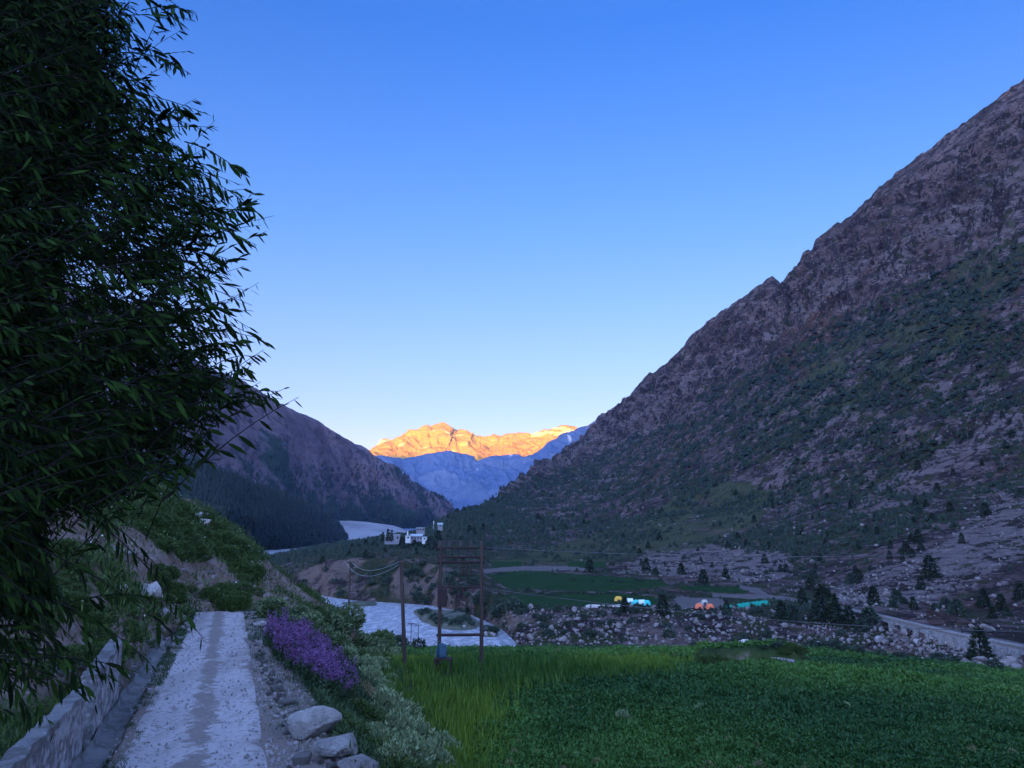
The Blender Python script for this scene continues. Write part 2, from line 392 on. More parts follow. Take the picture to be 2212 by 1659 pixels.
# little roughness on ridge
rid = np.exp(-((Tg - 8.0) / 0.06) ** 2) * big
G[..., 2] += rid * (fbm(np.stack([PXg / 9, 0 * U, 0 * U], -1), 4, 77) * 9 * (DEP / 1200))
def A(poly, soft_=0): return in_poly(PXg, PYg, poly).astype(float)
def blur(M, n=4):
    M = M.copy()
    for _ in range(n):
        M[1:-1, 1:-1] = (M[:-2, 1:-1] + M[2:, 1:-1] + M[1:-1, :-2] + M[1:-1, 2:] + 2 * M[1:-1, 1:-1]) / 6
    return M
field = A([(1048, 1243), (1120, 1232), (1250, 1240), (1430, 1252), (1452, 1268), (1300, 1278), (1100, 1272)]) + A([(1070, 1284), (1330, 1280), (1420, 1290), (1440, 1312), (1120, 1313)]) \
    + A([(1060, 1214), (1125, 1212), (1130, 1224), (1062, 1228)]) + A([(1462, 1262), (1640, 1268), (1610, 1282), (1470, 1276)]) + A([(1230, 1212), (1310, 1214), (1310, 1226), (1220, 1228)]) \
    + A([(1590, 1290), (1660, 1288), (1700, 1300), (1600, 1304)])
path = A([(1040, 1229), (1140, 1222), (1180, 1222), (1240, 1225), (1290, 1230), (1286, 1236), (1230, 1232), (1140, 1233), (1040, 1237)]) + A([(1452, 1290), (1560, 1292), (1570, 1312), (1470, 1316)]) * 0.8
path = path + ((Tg > 2.0) & (Tg < 3.02) & (PXg > 1800)) + A([(1600, 1262), (1640, 1270), (1665, 1290), (1650, 1295), (1630, 1280), (1596, 1270)]) + A([(1540, 1282), (1640, 1284), (1700, 1288), (1800, 1306), (1800, 1312), (1680, 1294), (1540, 1288)])
talus = A([(2212, 1060), (2120, 1110), (2000, 1190), (1900, 1225), (1820, 1255), (1780, 1290), (1850, 1315), (2000, 1300), (2212, 1200), (2500, 1100), (2500, 1000)]) \
    + A([(1400, 1190), (1500, 1178), (1700, 1190), (1720, 1240), (1650, 1262), (1450, 1245), (1330, 1240), (1350, 1225)]) + A([(2212, 880), (2060, 950), (1900, 1050), (1880, 1080), (2050, 1010), (2212, 960)]) * 0.8 \
    + A([(1740, 960), (1840, 870), (1850, 880), (1760, 975)]) * 0.9
grass = A([(1000, 1215), (1150, 1190), (1300, 1150), (1480, 1080), (1560, 1045), (1700, 1060), (1640, 1130), (1500, 1185), (1300, 1215), (1100, 1225)]) \
    + A([(1800, 760), (1950, 700), (2212, 500), (2212, 640), (2000, 800), (1850, 900), (1700, 960), (1650, 940)]) * 0.6
red = A([(1680, 760), (1760, 660), (1850, 660), (1830, 760), (1720, 850)]) + A([(2212, 560), (2120, 600), (2060, 720), (2212, 760), (2500, 700), (2500, 500)]) + (PYg - 1300 > 0) * (PXg > 2000) * (Tg > 3) * 0.8 \
    + A([(1380, 1020), (1500, 900), (1560, 900), (1500, 1060), (1420, 1080)]) * 0.7
clump = fbm(G / 38.0, 5, 61)
veg = sstep(3.2, 4.6, Tg) * (1 - sstep(6.6, 7.1, Tg)) * (0.42 + 1.9 * clump)
veg = np.where(PXg < 1250, np.maximum(veg, sstep(1.0, 1.2, Tg) * (0.62 + 1.2 * clump) * (1 - sstep(1080, 1250, PXg))), veg)
veg = veg + (1 - sstep(6.0, 7.6, Tg)) * sstep(5.0, 6.0, Tg) * 0.12
veg = veg + ((Tg > 1.05) & (Tg < 3.5) & (PXg > 1090) & (PXg < 1800)) * (0.55 + 1.2 * clump)
veg = veg + (Tg <= 1.05) * (0.36 + 2.2 * clump + (PXg < 1100) * (0.06))
veg = veg - blur(np.clip(talus, 0, 1)) * 0.45 - blur(np.clip(field, 0, 1), 1) * 2
earth = ((Tg < 1.0) & (PXg < 1090)) * (0.35 + 2.2 * fbm(np.stack([G[..., 0] / 14, G[..., 1] / 14, G[..., 2] / 40], -1), 3, 71)) + ((Tg < 1.0) & (PXg > 1090)) * (0.30 + 1.5 * fbm(G / 9.0, 3, 72))
att = dict(red=blur(np.clip(red, 0, 1), 12) * 0.55, scree=blur(np.clip(talus, 0, 1), 3) * 0.85 + big * 0.55 * np.exp(-((Tg - 7.12) / 0.16) ** 2), grass=blur(np.clip(grass, 0, 1), 8) * 0.8, veg=np.clip(np.where((Tg > 4) & (Tg < 8) & (PXg > 1000), veg * 0.62 + 0.02, veg), 0, 1.2),
           field=np.clip(field, 0, 1), earth=np.clip(earth, 0, 1), path=np.clip(path, 0, 1))
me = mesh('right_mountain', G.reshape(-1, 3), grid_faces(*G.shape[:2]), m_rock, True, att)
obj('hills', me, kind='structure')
RM = dict(G=G, px=proj(G)[0], py=proj(G)[1], T=Tg, veg=veg, field=field, path=path, talus=talus, n=nrm)
PATCHES.append(G)

# ================================================================ left mountain side
def simple_patch(name, rows, px, counts, m, seedn, ampf, gul=120.0, attf=None, sm=6, ridge_row=None, ridge_amp=0.0, props=None):
    g, t = patch(rows, px, counts)
    rr = ridge_row if ridge_row is not None else len(rows) - 2
    keep = np.exp(-((t - rr) / 0.10) ** 2)[:, None, None]
    gs = smooth_rows(g.copy(), sm); g = g * keep + gs * (1 - keep)
    n = normals(g); n *= np.sign((n * (np.array([0, 0, CZ]) - g)).sum(-1, keepdims=True))
    tt = np.broadcast_to(t[:, None], g.shape[:2])
    w = sstep(0, 0.5, tt) * (1 - 0.85 * np.exp(-((tt - rr) / 0.12) ** 2))
    u = g[..., 0] + 0.35 * g[..., 1]
    dsp = ampf * w * (1.2 * ridged(np.stack([u / gul, g[..., 2] / (gul * 4), g[..., 1] / (gul * 5)], -1), 5, seedn) + 0.8 * ridged(g / (gul * 0.8), 5, seedn + 5, 0.55))
    g = g + n * dsp[..., None]
    g[..., 2] += ridge_amp * np.exp(-((tt - rr) / 0.12) ** 2) * fbm(np.stack([np.broadcast_to(px, tt.shape) / 7, 0 * tt, 0 * tt], -1), 4, seedn + 9)
    a = attf(g, tt, dsp) if attf else {}
    o = obj(name, mesh(name, g.reshape(-1, 3), grid_faces(*g.shape[:2]), m, True, a), kind='structure')
    PATCHES.append(g)
    return g, tt

def behind(r, dy=60, k=1.2): return [(a, b + dy, c * k) for a, b, c in r]
Lr = [(-300, 380, 1200), (0, 540, 1300), (200, 640, 1380), (300, 700, 1420), (380, 755, 1460), (450, 795, 1600), (482, 805, 1700), (530, 825, 1850), (600, 870, 2050), (640, 890, 2150), (680, 905, 2280), (710, 930, 2360),
      (760, 957, 2480), (785, 965, 2520), (810, 985, 2580), (850, 1012, 2650), (880, 1035, 2700), (910, 1060, 2740), (940, 1085, 2780), (975, 1112, 2820), (1000, 1135, 2850)]
Lm = [(-300, 800, 1150), (0, 900, 1200), (200, 930, 1280), (400, 980, 1400), (600, 1010, 1850), (740, 1050, 2380), (860, 1085, 2520), (950, 1115, 2700), (1000, 1145, 2800)]
Lf = [(-300, 1250, 900), (0, 1250, 1000), (400, 1215, 1200), (600, 1180, 1700), (700, 1146, 2150), (760, 1132, 2330), (860, 1142, 2480), (950, 1140, 2650), (1000, 1160, 2750)]
def latt(g, t, d):
    c = fbm(g / 150.0, 5, 91)
    return dict(veg=np.clip((1 - sstep(0.2, 1.25, t)) * 0.55 + 0.18 + 1.7 * c, 0, 1.2))
simple_patch('hills', [Lf, Lm, Lr, behind(Lr)], np.arange(-300, 1001, 3.0), [90, 110, 8], m_left, 101, 55.0, 150.0, latt, 10, 2, 8.0)

# ---------------------------------------------------------------- dark forested hill
Hr = [(-100, 960, 760), (200, 975, 800), (380, 992, 830), (430, 1002, 840), (480, 1022, 860), (560, 1052, 960), (640, 1082, 1120), (690, 1104, 1380), (718, 1126, 1580), (735, 1146, 1700), (746, 1163, 1780)]
Hm = [(-100, 1100, 690), (200, 1100, 720), (380, 1100, 735), (480, 1105, 735), (560, 1122, 860), (640, 1140, 1030), (690, 1148, 1230), (718, 1155, 1450), (746, 1166, 1740)]
Hf = [(-100, 1200, 560), (380, 1196, 600), (560, 1190, None, -20), (640, 1185, None, -20), (700, 1178, None, -20), (746, 1170, None, -20)]
fg, ft = simple_patch('hills', [Hf, Hm, Hr, behind(Hr, 40, 1.15)], np.arange(-100, 747, 3.0), [30, 40, 8], m_forest_floor, 131, 8.0, 60.0, None, 4, 2, 0.0)

def leaf_cloud(C, D, L, W, seed=0, kind=1, droop=0.0):
    """flat leaves at C pointing along D; kind 1 = 4-point leaf, kind 2 = 6-point lanceolate leaf with bend"""
    r = np.random.default_rng(seed); n = len(C)
    D = D / (np.linalg.norm(D, axis=1, keepdims=True) + 1e-9)
    side = np.cross(D, r.normal(size=(n, 3))); side /= np.linalg.norm(side, axis=1, keepdims=True) + 1e-9
    up = np.cross(side, D)
    L = np.broadcast_to(np.asarray(L, float), (n,))[:, None]; W = np.broadcast_to(np.asarray(W, float), (n,))[:, None]
    dz = np.array([0, 0, -1.0]) * droop
    if kind == 1:
        pts = [C, C + D * L * 0.45 + side * W * 0.5 + up * W * 0.15 + dz * L * 0.2, C + D * L + dz * L, C + D * L * 0.45 - side * W * 0.5 + up * W * 0.15 + dz * L * 0.2]
        V = np.stack(pts, 1).reshape(-1, 3); b = np.arange(n)[:, None] * 4
        Fc = np.concatenate([b + [0, 1, 2], b + [0, 2, 3]], 1).reshape(-1, 3); k = 4
    else:
        a = D * L
        pts = [C, C + a * 0.28 + side * W * 0.42 + dz * L * 0.05, C + a * 0.28 - side * W * 0.42 + dz * L * 0.05, C + a * 0.62 + side * W * 0.5 + dz * L * 0.25, C + a * 0.62 - side * W * 0.5 + dz * L * 0.25, C + a + dz * L * 0.65]
        V = np.stack(pts, 1).reshape(-1, 3); b = np.arange(n)[:, None] * 6
        Fc = np.concatenate([b + [0, 1, 2], b + [1, 3, 2], b + [2, 3, 4], b + [3, 5, 4]], 1).reshape(-1, 3); k = 6
    rn = np.repeat(r.random(n) ** 1.5, k)
    return V, Fc, rn

def cone_trees(base, hgt, rad, seed, tiers=4, n=7):
    """many ragged conifers as one mesh: tiers of jagged skirts"""
    r = np.random.default_rng(seed); Vs = []; Fs = []; Rs = []; off = 0; N = len(base)
    for t in range(tiers):
        z0 = hgt * (0.05 + 0.9 * t / tiers); z1 = hgt * min(1.0, 0.05 + 0.9 * (t + 1.7) / tiers); rr = rad * (1 - t / tiers * 0.8)
        ang = r.random(N) * 6.28
        ring = []
        for k in range(n):
            a = ang + 6.283 * k / n; q_ = rr * (0.65 + 0.6 * r.random(N))
            ring.append(np.stack([base[:, 0] + np.cos(a) * q_, base[:, 1] + np.sin(a) * q_, base[:, 2] + z0 - hgt * 0.05 * r.random(N)], -1))
        top = base + np.stack([0 * z1, 0 * z1, z1], -1)
        V = np.stack(ring + [top], 1); b = off + np.arange(N)[:, None] * (n + 1)
        for k in range(n):
            Fs.append(np.concatenate([b + k, b + (k + 1) % n, b + n], 1))
        Vs.append(V.reshape(-1, 3)); Rs.append(np.repeat(r.random(N), n + 1)); off += N * (n + 1)
    return np.concatenate(Vs), np.concatenate(Fs), np.concatenate(Rs)

fi = rng.integers(0, fg.shape[0] - 9, 15000); fj = rng.integers(0, fg.shape[1], 15000)
ok = ft[fi, fj] < 2.02
base = fg[fi[ok], fj[ok]] + rng.normal(size=(ok.sum(), 3)) * [1.5, 1.5, 0]
hh = (3.0 + 4.0 * rng.random(len(base)) ** 1.5) * np.clip(base[:, 1] / 750, 0.8, 1.7)
V, Fc, rn = cone_trees(base, hh, hh * 0.26, 5, 3, 6)
obj('forest', mesh('forest', V, Fc, m_conif, False, dict(rnd=rn)), kind='stuff', label='dense dark conifer wood covering the low hill beyond the river', category='wood')

# ---------------------------------------------------------------- upper riverbed fan and upper river
def fan_att(g, t, d): return {}
simple_patch('riverbed', [[(520, 1225, None, -21), (700, 1215, None, -21), (900, 1205, None, -21)], [(520, 1184, None, -20), (700, 1178, None, -20), (746, 1171, None, -20), (900, 1171, None, -20)], [(520, 1172, 1700), (680, 1152, 1800), (735, 1142, 2050), (860, 1150, 2100), (900, 1160, 2100)],
    [(520, 1140, 2200), (680, 1120, 2250), (735, 1123, 2300), (790, 1127, 2350), (850, 1135, 2450), (866, 1140, 2480), (900, 1160, 2500)], [(520, 1180, 2600), (900, 1190, 2800)]],
    np.arange(520, 901, 3.0), [12, 24, 24, 4], m_gravel, 151, 3.0, 90.0, None, 3, 3, 0.0)
wv = P(np.array([480, 760, 760, 480]), np.array([1216, 1216, 1184, 1187.0]), np.array([dfor(1216, -19.5), dfor(1216, -19.5), dfor(1184, -19.5), dfor(1187, -19.5)]))
g2, _ = patch([[(480, 1216, None, -19.5), (760, 1216, None, -19.5)], [(480, 1187, None, -19.5), (560, 1187, None, -19.5), (610, 1188, None, -19.5), (650, 1186, None, -19.5), (690, 1180, None, -19.5), (760, 1182, None, -19.5)]], np.arange(480, 761, 6.0), [10])
obj('river_water', mesh('river_water', g2.reshape(-1, 3), grid_faces(*g2.shape[:2]), m_water, True), kind='structure')

# ---------------------------------------------------------------- far ridges and lit peaks
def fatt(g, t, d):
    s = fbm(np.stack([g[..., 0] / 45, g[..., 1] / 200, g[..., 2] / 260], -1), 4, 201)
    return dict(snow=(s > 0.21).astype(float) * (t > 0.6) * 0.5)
C1 = [(760, 1010, 4300), (841, 994, 4400), (873, 991, 4450), (900, 984, 4500), (925, 980, 4500), (950, 978, 4500), (972, 984, 4500), (1004, 992, 4500), (1020, 998, 4500), (1060, 1012, 4400), (1110, 1035, 4300), (1200, 1070, 4200), (1300, 1100, 4100)]
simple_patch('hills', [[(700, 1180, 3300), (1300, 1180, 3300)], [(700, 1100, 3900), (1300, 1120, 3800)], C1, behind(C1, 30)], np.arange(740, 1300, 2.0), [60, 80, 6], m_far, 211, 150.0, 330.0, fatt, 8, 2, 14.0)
C2 = [(960, 1030, 5000), (1000, 1005, 5100), (1032, 997, 5100), (1059, 986, 5150), (1085, 983, 5200), (1113, 979, 5200), (1135, 988, 5200), (1170, 1000, 5200), (1250, 1020, 5200), (1300, 1040, 5200)]
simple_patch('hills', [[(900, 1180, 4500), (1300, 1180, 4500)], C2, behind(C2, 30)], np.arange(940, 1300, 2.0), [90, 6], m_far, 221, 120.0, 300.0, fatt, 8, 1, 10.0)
C3 = [(950, 1110, 3200), (1000, 1072, 3300), (1037, 1046, 3400), (1078, 1027, 3500), (1102, 1013, 3560), (1116, 1000, 3600), (1135, 990, 3650), (1173, 972, 3750), (1211, 946, 3900), (1247, 926, 4050), (1269, 920, 4150), (1283, 912, 4250), (1296, 907, 4350), (1330, 890, 4500), (1400, 860, 4600)]
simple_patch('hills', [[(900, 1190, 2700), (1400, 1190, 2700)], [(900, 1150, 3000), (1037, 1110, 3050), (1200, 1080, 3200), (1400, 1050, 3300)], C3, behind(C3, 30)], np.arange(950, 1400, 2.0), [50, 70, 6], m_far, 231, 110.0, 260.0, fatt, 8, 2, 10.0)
PK = [(700, 1010, 5900), (770, 1000, 5900), (802, 972, 5900), (820, 958, 5900), (832, 951, 5900), (842, 957, 5920), (857, 964, 5950), (871, 957, 5960), (890, 945, 5980), (906, 934, 6000), (920, 925, 6000), (932, 927, 6000), (939, 921, 6000),
      (947, 923, 6000), (955, 915, 6000), (963, 927, 6000), (972, 929, 6000), (985, 932, 6000), (999, 929, 6000), (1006, 934, 6000), (1015, 940, 6000), (1037, 946, 6000), (1064, 949, 6000), (1081, 948, 6000), (1094, 942, 6000), (1106, 946, 6000), (1119, 949, 6000),
      (1141, 955, 6000), (1151, 956, 6000), (1160, 950, 6000), (1173, 944, 6000), (1195, 935, 6000), (1210, 929, 6000), (1222, 925, 6000), (1236, 930, 6000), (1270, 938, 6000), (1400, 960, 6000)]
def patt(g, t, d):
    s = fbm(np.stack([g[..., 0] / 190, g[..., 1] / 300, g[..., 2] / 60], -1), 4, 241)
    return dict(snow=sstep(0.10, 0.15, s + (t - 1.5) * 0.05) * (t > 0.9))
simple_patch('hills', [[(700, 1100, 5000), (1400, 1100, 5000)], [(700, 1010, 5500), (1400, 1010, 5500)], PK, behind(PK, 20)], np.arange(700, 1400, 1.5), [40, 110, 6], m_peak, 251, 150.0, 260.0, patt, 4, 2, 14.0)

# ---------------------------------------------------------------- unseen mountain range behind the viewer, added to keep the valley in shade
SAZ = math.radians(16)       # sun stands behind the viewer, a little to the left; light travels towards +Y
SEL = math.radians(1.5)
nb = 220; ang = np.linspace(math.radians(100), math.radians(262), nb)
rows_ = []
for k, (rad, hf) in enumerate([(3100, -0.02), (3350, 0.45), (3600, 0.8), (3800, 1.0), (4100, 0.5), (4400, 0.0)]):
    top = 755 + 120 * fbm(np.stack([ang * 6, ang * 0, ang * 0], -1), 4, 301)
    rows_.append(np.stack([np.sin(ang) * rad, np.cos(ang) * rad, -30 + (top + 30) * hf], -1))
GB = np.array(rows_)
obj('hills', mesh('sun_blocking_range', GB.reshape(-1, 3), grid_faces(*GB.shape[:2]), m_left, True, dict(veg=np.zeros(GB.shape[:2]))), kind='structure')
# wide base ground reaching past everything
gx = np.linspace(-7400, 7400, 40); gy = np.linspace(-4500, 8500, 50)
XX, YY = np.meshgrid(gx, gy); GG = np.stack([XX, YY, -48 + 0 * XX], -1)
obj('ground', mesh('ground', GG.reshape(-1, 3), grid_faces(*GG.shape[:2]), m_forest_floor, True), kind='structure')

# ================================================================ near ground
def xc(y): return -0.49 - 0.343 * y - 0.10 * np.maximum(0, y - 50) * 0
def zr(y): return 3.0 * np.clip(1 - y / 13.0, 0, 2) ** 1.6 - 0.16 * np.clip(y - 50, 0, 60) ** 1.0
PF_Y = [-20, 0, 27, 48, 60, 70, 100, 150, 156, 166, 190]
PF_Z = [-1.2, -2.0, -2.7, -3.2, -4.6, -6.0, -9.8, -15.9, -17.5, -24, -27]
def zf(x, y): return np.interp(y, PF_Y, PF_Z) - np.clip(y, 0, 200) * 0.032 * np.clip((x / np.maximum(y, 1) - 0.36) / 0.30, 0, 1.3) * sstep(20, 50, y)
BANKC = P(1655, 1440, 55)
def zn(x, y, det=True):
    x = np.asarray(x, float); y = np.asarray(y, float)
    u = x - xc(y); r = zr(y)
    f = zf(x, y)
    W = np.interp(y, [0, 27, 48, 70], [4.2, 4.6, 7.0, 9.0])
    z = r + (f - r) * sstep(2.8, 2.8 + W, u)
    fillw = np.interp(y, [0, 24, 25.5, 60], [0.62, 0.62, 0.25, 0.2])
    left = r - 0.22 * sstep(1.7, 2.1, -u) + sstep(2.55, 2.9, -u) * (fillw + 0.2) + np.clip(-u - 3.2, 0, 40) * 0.33
    z = np.where(u < 0, left, z)
    # the slope down to the river, left of the field
    b = sstep(0, 14, y - 62) * sstep(0, 10, (-0.135 * y - x))
    zl = np.interp(y, [60, 75, 110, 190], [-2.0, -6.0, -11.5, -23.0])
    z = np.where(y > 60, z * (1 - b) + np.minimum(z, zl) * b, z)
    if det:
        p = np.stack([x, y, 0 * x], -1)
        off = sstep(1.7, 3.2, np.abs(u))
        z = z + sstep(8, 12, u) * 0.28 * fbm(p / np.array([1.8, 2.6, 1.0]), 2, 407)
        z = z + off * (0.5 * fbm(p / 4.0, 3, 401) + 0.12 * fbm(p / 0.7, 2, 402))
        # raised grassy terrace with a steep front in the field
        dx = (x - BANKC[0]) / 3.9; dy = (y - BANKC[1] - 3.0) / 4.5
        rr = np.sqrt(dx * dx + dy * dy) + 0.25 * fbm(p / 2.0, 2, 403)
        z = z + 1.15 * (1 - sstep(0.86, 1.02, rr))
        # terrace steps across the field
        for yy, hgt, sd in ((78, 0.5, 1), (98, 0.6, 2), (122, 0.6, 3)):
            wv_ = yy + 7 * fbm(np.stack([x / 18, 0 * x, 0 * x + sd], -1), 2, 404)
            z = z + np.where(u > 10, hgt * (sstep(wv_ - 0.6, wv_ + 0.6, y) - sstep(wv_, wv_ + 18, y)), 0)
    return z

ys = np.concatenate([np.arange(-6, 10, 0.5), np.arange(10, 60, 0.22), np.arange(60, 110, 0.5), np.arange(110, 190, 1.0)])
ss = np.concatenate([np.arange(-45, -8, 0.7), np.arange(-8, 14, 0.14), np.arange(14, 60, 0.5), np.arange(60, 175, 1.2)])
YY, SS = np.meshgrid(ys, ss, indexing='ij')
XX = xc(YY) + SS
ZZ = zn(XX, YY)
ZZ = np.where(np.abs(SS) < 1.5, ZZ - 0.12, ZZ)
GN = np.stack([XX, YY, ZZ], -1)
NPX, NPY, _ = proj(GN)
Wf = np.interp(YY, [0, 27, 48, 70], [4.2, 4.6, 7.0, 9.0])
fld = sstep(2.8 + Wf * 0.8, 2.8 + Wf * 1.05, SS) * (XX > -0.135 * YY - 2)
gr = ((SS < 3.3) & (SS > -2.6)) * 1.0
gr = blur(gr, 3) * (0.75 + 0.8 * fbm(GN / 1.5, 3, 411))
dx = (XX - BANKC[0]) / 3.9; dy = (YY - BANKC[1] - 3.0) / 4.5
face = np.exp(-((np.sqrt(dx * dx + dy * dy) - 0.95) / 0.12) ** 2) * (dy < 0.2)
att = dict(grass=np.clip(0.75 + fbm(GN / 3.0, 3, 412), 0, 1) * (np.abs(SS) > 3.0), field=np.clip(fld, 0, 1) * (1 - face), gravel=np.clip(gr, 0, 1), earth=np.clip(face * 0.42 + (np.abs(SS + 2.2) < 0.5) * 0.25 + (YY > 151) * 0.4, 0, 1))
obj('ground', mesh('near_ground', GN.reshape(-1, 3), grid_faces(*GN.shape[:2]), m_near, True, att), kind='structure')

# road sheet with worn wheel tracks
ry = np.concatenate([np.arange(0, 62, 0.16)]); ru = np.linspace(-1, 1, 34)
RY, RU = np.meshgrid(ry, ru, indexing='ij')
wl = 1.70 + 0.45 * fbm(np.stack([RY / 2.2, 0 * RY, 0 * RY], -1), 3, 421) + (RU > 0) * 0.25 * fbm(np.stack([RY / 1.1, 0 * RY + 9, 0 * RY], -1), 3, 422)
RX = xc(RY) + RU * wl
rut = -0.06 * np.exp(-((np.abs(RU) - 0.5) / 0.2) ** 2)
RZ = zr(RY) + rut + 0.05 * fbm(np.stack([RX, RY / 1.6, 0 * RX], -1), 4, 423) + 0.035 - 0.14 * np.abs(RU) ** 10
GR = np.stack([RX, RY, RZ], -1)
mid = np.exp(-((RU - 0.02) / 0.19) ** 2) * (0.66 + 0.30 * sstep(24, 44, RY)) + 0.62 * np.abs(RU) ** 4 * (RU > 0) + 0.6 * np.abs(RU) ** 6 * (RU < 0) + 0.5 * fbm(GR / 2.0, 3, 424) + 0.03
obj('road', mesh('road', GR.reshape(-1, 3), grid_faces(*GR.shape[:2]), m_road, True, dict(mid=np.clip(mid, 0, 1))), kind='structure')
# concrete gutter beside the road
gy_ = np.arange(4, 47, 0.4)
prof = [(-2.42, 0.06), (-2.36, -0.12), (-2.05, -0.18), (-1.86, -0.04), (-1.78, 0.035)]
m_gut = mat('gutter_concrete', (0.16, 0.155, 0.155), [(('n', 1.5, 0.42, 0.62), (0.09, 0.085, 0.08)), (('n', 7, 0.58, 0.68), (0.24, 0.23, 0.22))], rough=0.9, bump=[(4, 0.04)])
GU = np.array([[(xc(y) + a + 0.04 * math.sin(y * 1.7), y, zr(y) + b + 0.02 * math.sin(y * 2.3)) for a, b in prof] for y in gy_])
obj('path_gutter', mesh('gutter', GU.reshape(-1, 3), grid_faces(*GU.shape[:2]), m_gut, False), kind='structure')
bpy.data.objects['path_gutter'].name = 'road_gutter'

# river sheet
g3 = np.stack(np.meshgrid(np.linspace(-190, 60, 60), np.linspace(100, 470, 80), indexing='xy') + [np.zeros((80, 60))], -1)
g3[..., 2] = CZ + H + 0.12 * fbm(g3 / 5.0, 3, 431)
obj('river_water', mesh('river_water_near', g3.reshape(-1, 3), grid_faces(80, 60), m_water, True), kind='structure')

# gravel islands in the river
def island(pts, m, hgt=0.9, name='island'):
    w = np.array([P(a, b, dfor(b, H)) for a, b in pts]); c = w.mean(0)
    rings = []
    n = len(w); K = 6; dense = []
    for i in range(n):
        for k in range(5):
            dense.append(w[i] + (w[(i + 1) % n] - w[i]) * k / 5)
    dense = np.array(dense)
    for s_, z_ in ((1.06, -0.8), (1.0, 0.1), (0.85, 0.7), (0.55, 1.0), (0.2, 1.0)):
        rg = c + (dense - c) * s_; rg = rg + rng.normal(size=rg.shape) * 0.3 * s_; rg[:, 2] = CZ + H + hgt * z_; rings.append(rg)
    V = np.array(rings); nr, nc = V.shape[:2]; Vf = np.concatenate([V.reshape(-1, 3), [c + [0, 0, hgt]]])
    Fq = [(i * nc + j, i * nc + (j + 1) % nc, (i + 1) * nc + (j + 1) % nc, (i + 1) * nc + j) for i in range(nr - 1) for j in range(nc)] + [((nr - 1) * nc + j, (nr - 1) * nc + (j + 1) % nc, len(Vf) - 1, len(Vf) - 1) for j in range(nc)]
    me_ = bpy.data.meshes.new(name); me_.from_pydata([tuple(v) for v in Vf], [], [f if f[2] != f[3] else f[:3] for f in Fq]); me_.materials.append(m); me_.update()
    return obj(name, me_, kind='structure'), c, dense
m_isl = mat('river_island_ground', (0.10, 0.10, 0.075), [(('n', 0.25, 0.45, 0.6), (0.045, 0.06, 0.035)), (('n', 0.8, 0.6, 0.7), (0.25, 0.24, 0.24))], bump=[(1.0, 0.3)])
islA = island([(892, 1320), (950, 1322), (1005, 1330), (1030, 1342), (1040, 1352), (1020, 1361), (985, 1362), (945, 1356), (912, 1342)], m_isl, 1.6)
islB = island([(1044, 1366), (1062, 1362), (1076, 1370), (1068, 1376), (1044, 1376)], m_isl, 1.0)
islC = island([(735, 1304), (775, 1300), (815, 1303), (810, 1309), (770, 1311)], m_isl, 0.7)

ISL = [islA, islB]
# ================================================================ left spur hillside
s0 = [(-300, 1720, 12), (0, 1600, 17), (100, 1560, 19.5), (200, 1500, 24), (260, 1455, 28), (330, 1410, 35), (380, 1362, 42), (415, 1338, 49), (480, 1332, 51), (540, 1334, 51), (600, 1345, 55), (680, 1362, 62), (760, 1385, 74)]
s1 = [(-300, 1300, 18), (0, 1300, 27), (200, 1275, 35), (330, 1262, 45), (415, 1245, 56), (480, 1255, 58), (540, 1272, 60), (600, 1300, 63), (680, 1330, 70), (760, 1362, 80)]
s2 = [(-300, 820, 38), (0, 920, 50), (200, 1005, 62), (350, 1062, 70), (430, 1100, 75), (480, 1135, 76), (530, 1172, 77), (560, 1205, 78), (580, 1232, 80), (620, 1265, 82), (660, 1290, 85), (700, 1314, 88), (760, 1350, 92)]
s3 = [(-300, 900, 60), (0, 1000, 70), (200, 1075, 80), (430, 1180, 90), (560, 1290, 92), (620, 1340, 95), (700, 1400, 100), (760, 1440, 105)]
px_s = np.arange(-300, 761, 3.0)
GS, tS = patch([s0, s1, s2, s3], px_s, [70, 90, 20])
GS = smooth_rows(GS, 5)
nS = normals(GS); nS *= np.sign((nS * (np.array([0, 0, CZ]) - GS)).sum(-1, keepdims=True))
TS = np.broadcast_to(tS[:, None], GS.shape[:2])
dS = 1.5 * ridged(GS / 7.0, 4, 441) + 0.5 * fbm(GS / 1.6, 3, 442)
dS = dS * sstep(0, 0.15, TS)
GS = GS + nS * dS[..., None]
vS = 0.33 + 1.9 * fbm(GS / 5.5, 4, 443) + 0.12 * (TS > 1.1)
SPX, SPY, _ = proj(GS)
bare = in_poly(SPX, SPY, [(560, 1210), (590, 1230), (700, 1312), (690, 1330), (600, 1320), (560, 1300)]) * 0.5 + in_poly(SPX, SPY, [(300, 1170), (390, 1215), (450, 1240), (520, 1290), (480, 1320), (420, 1310), (400, 1260), (310, 1210)]) * 0.35
vS = vS - blur(bare.astype(float), 4)
obj('hills', mesh('hillside', GS.reshape(-1, 3), grid_faces(*GS.shape[:2]), m_spur, True, dict(veg=np.clip(vS, 0, 1.2))), kind='structure')
PATCHES.append(GS)

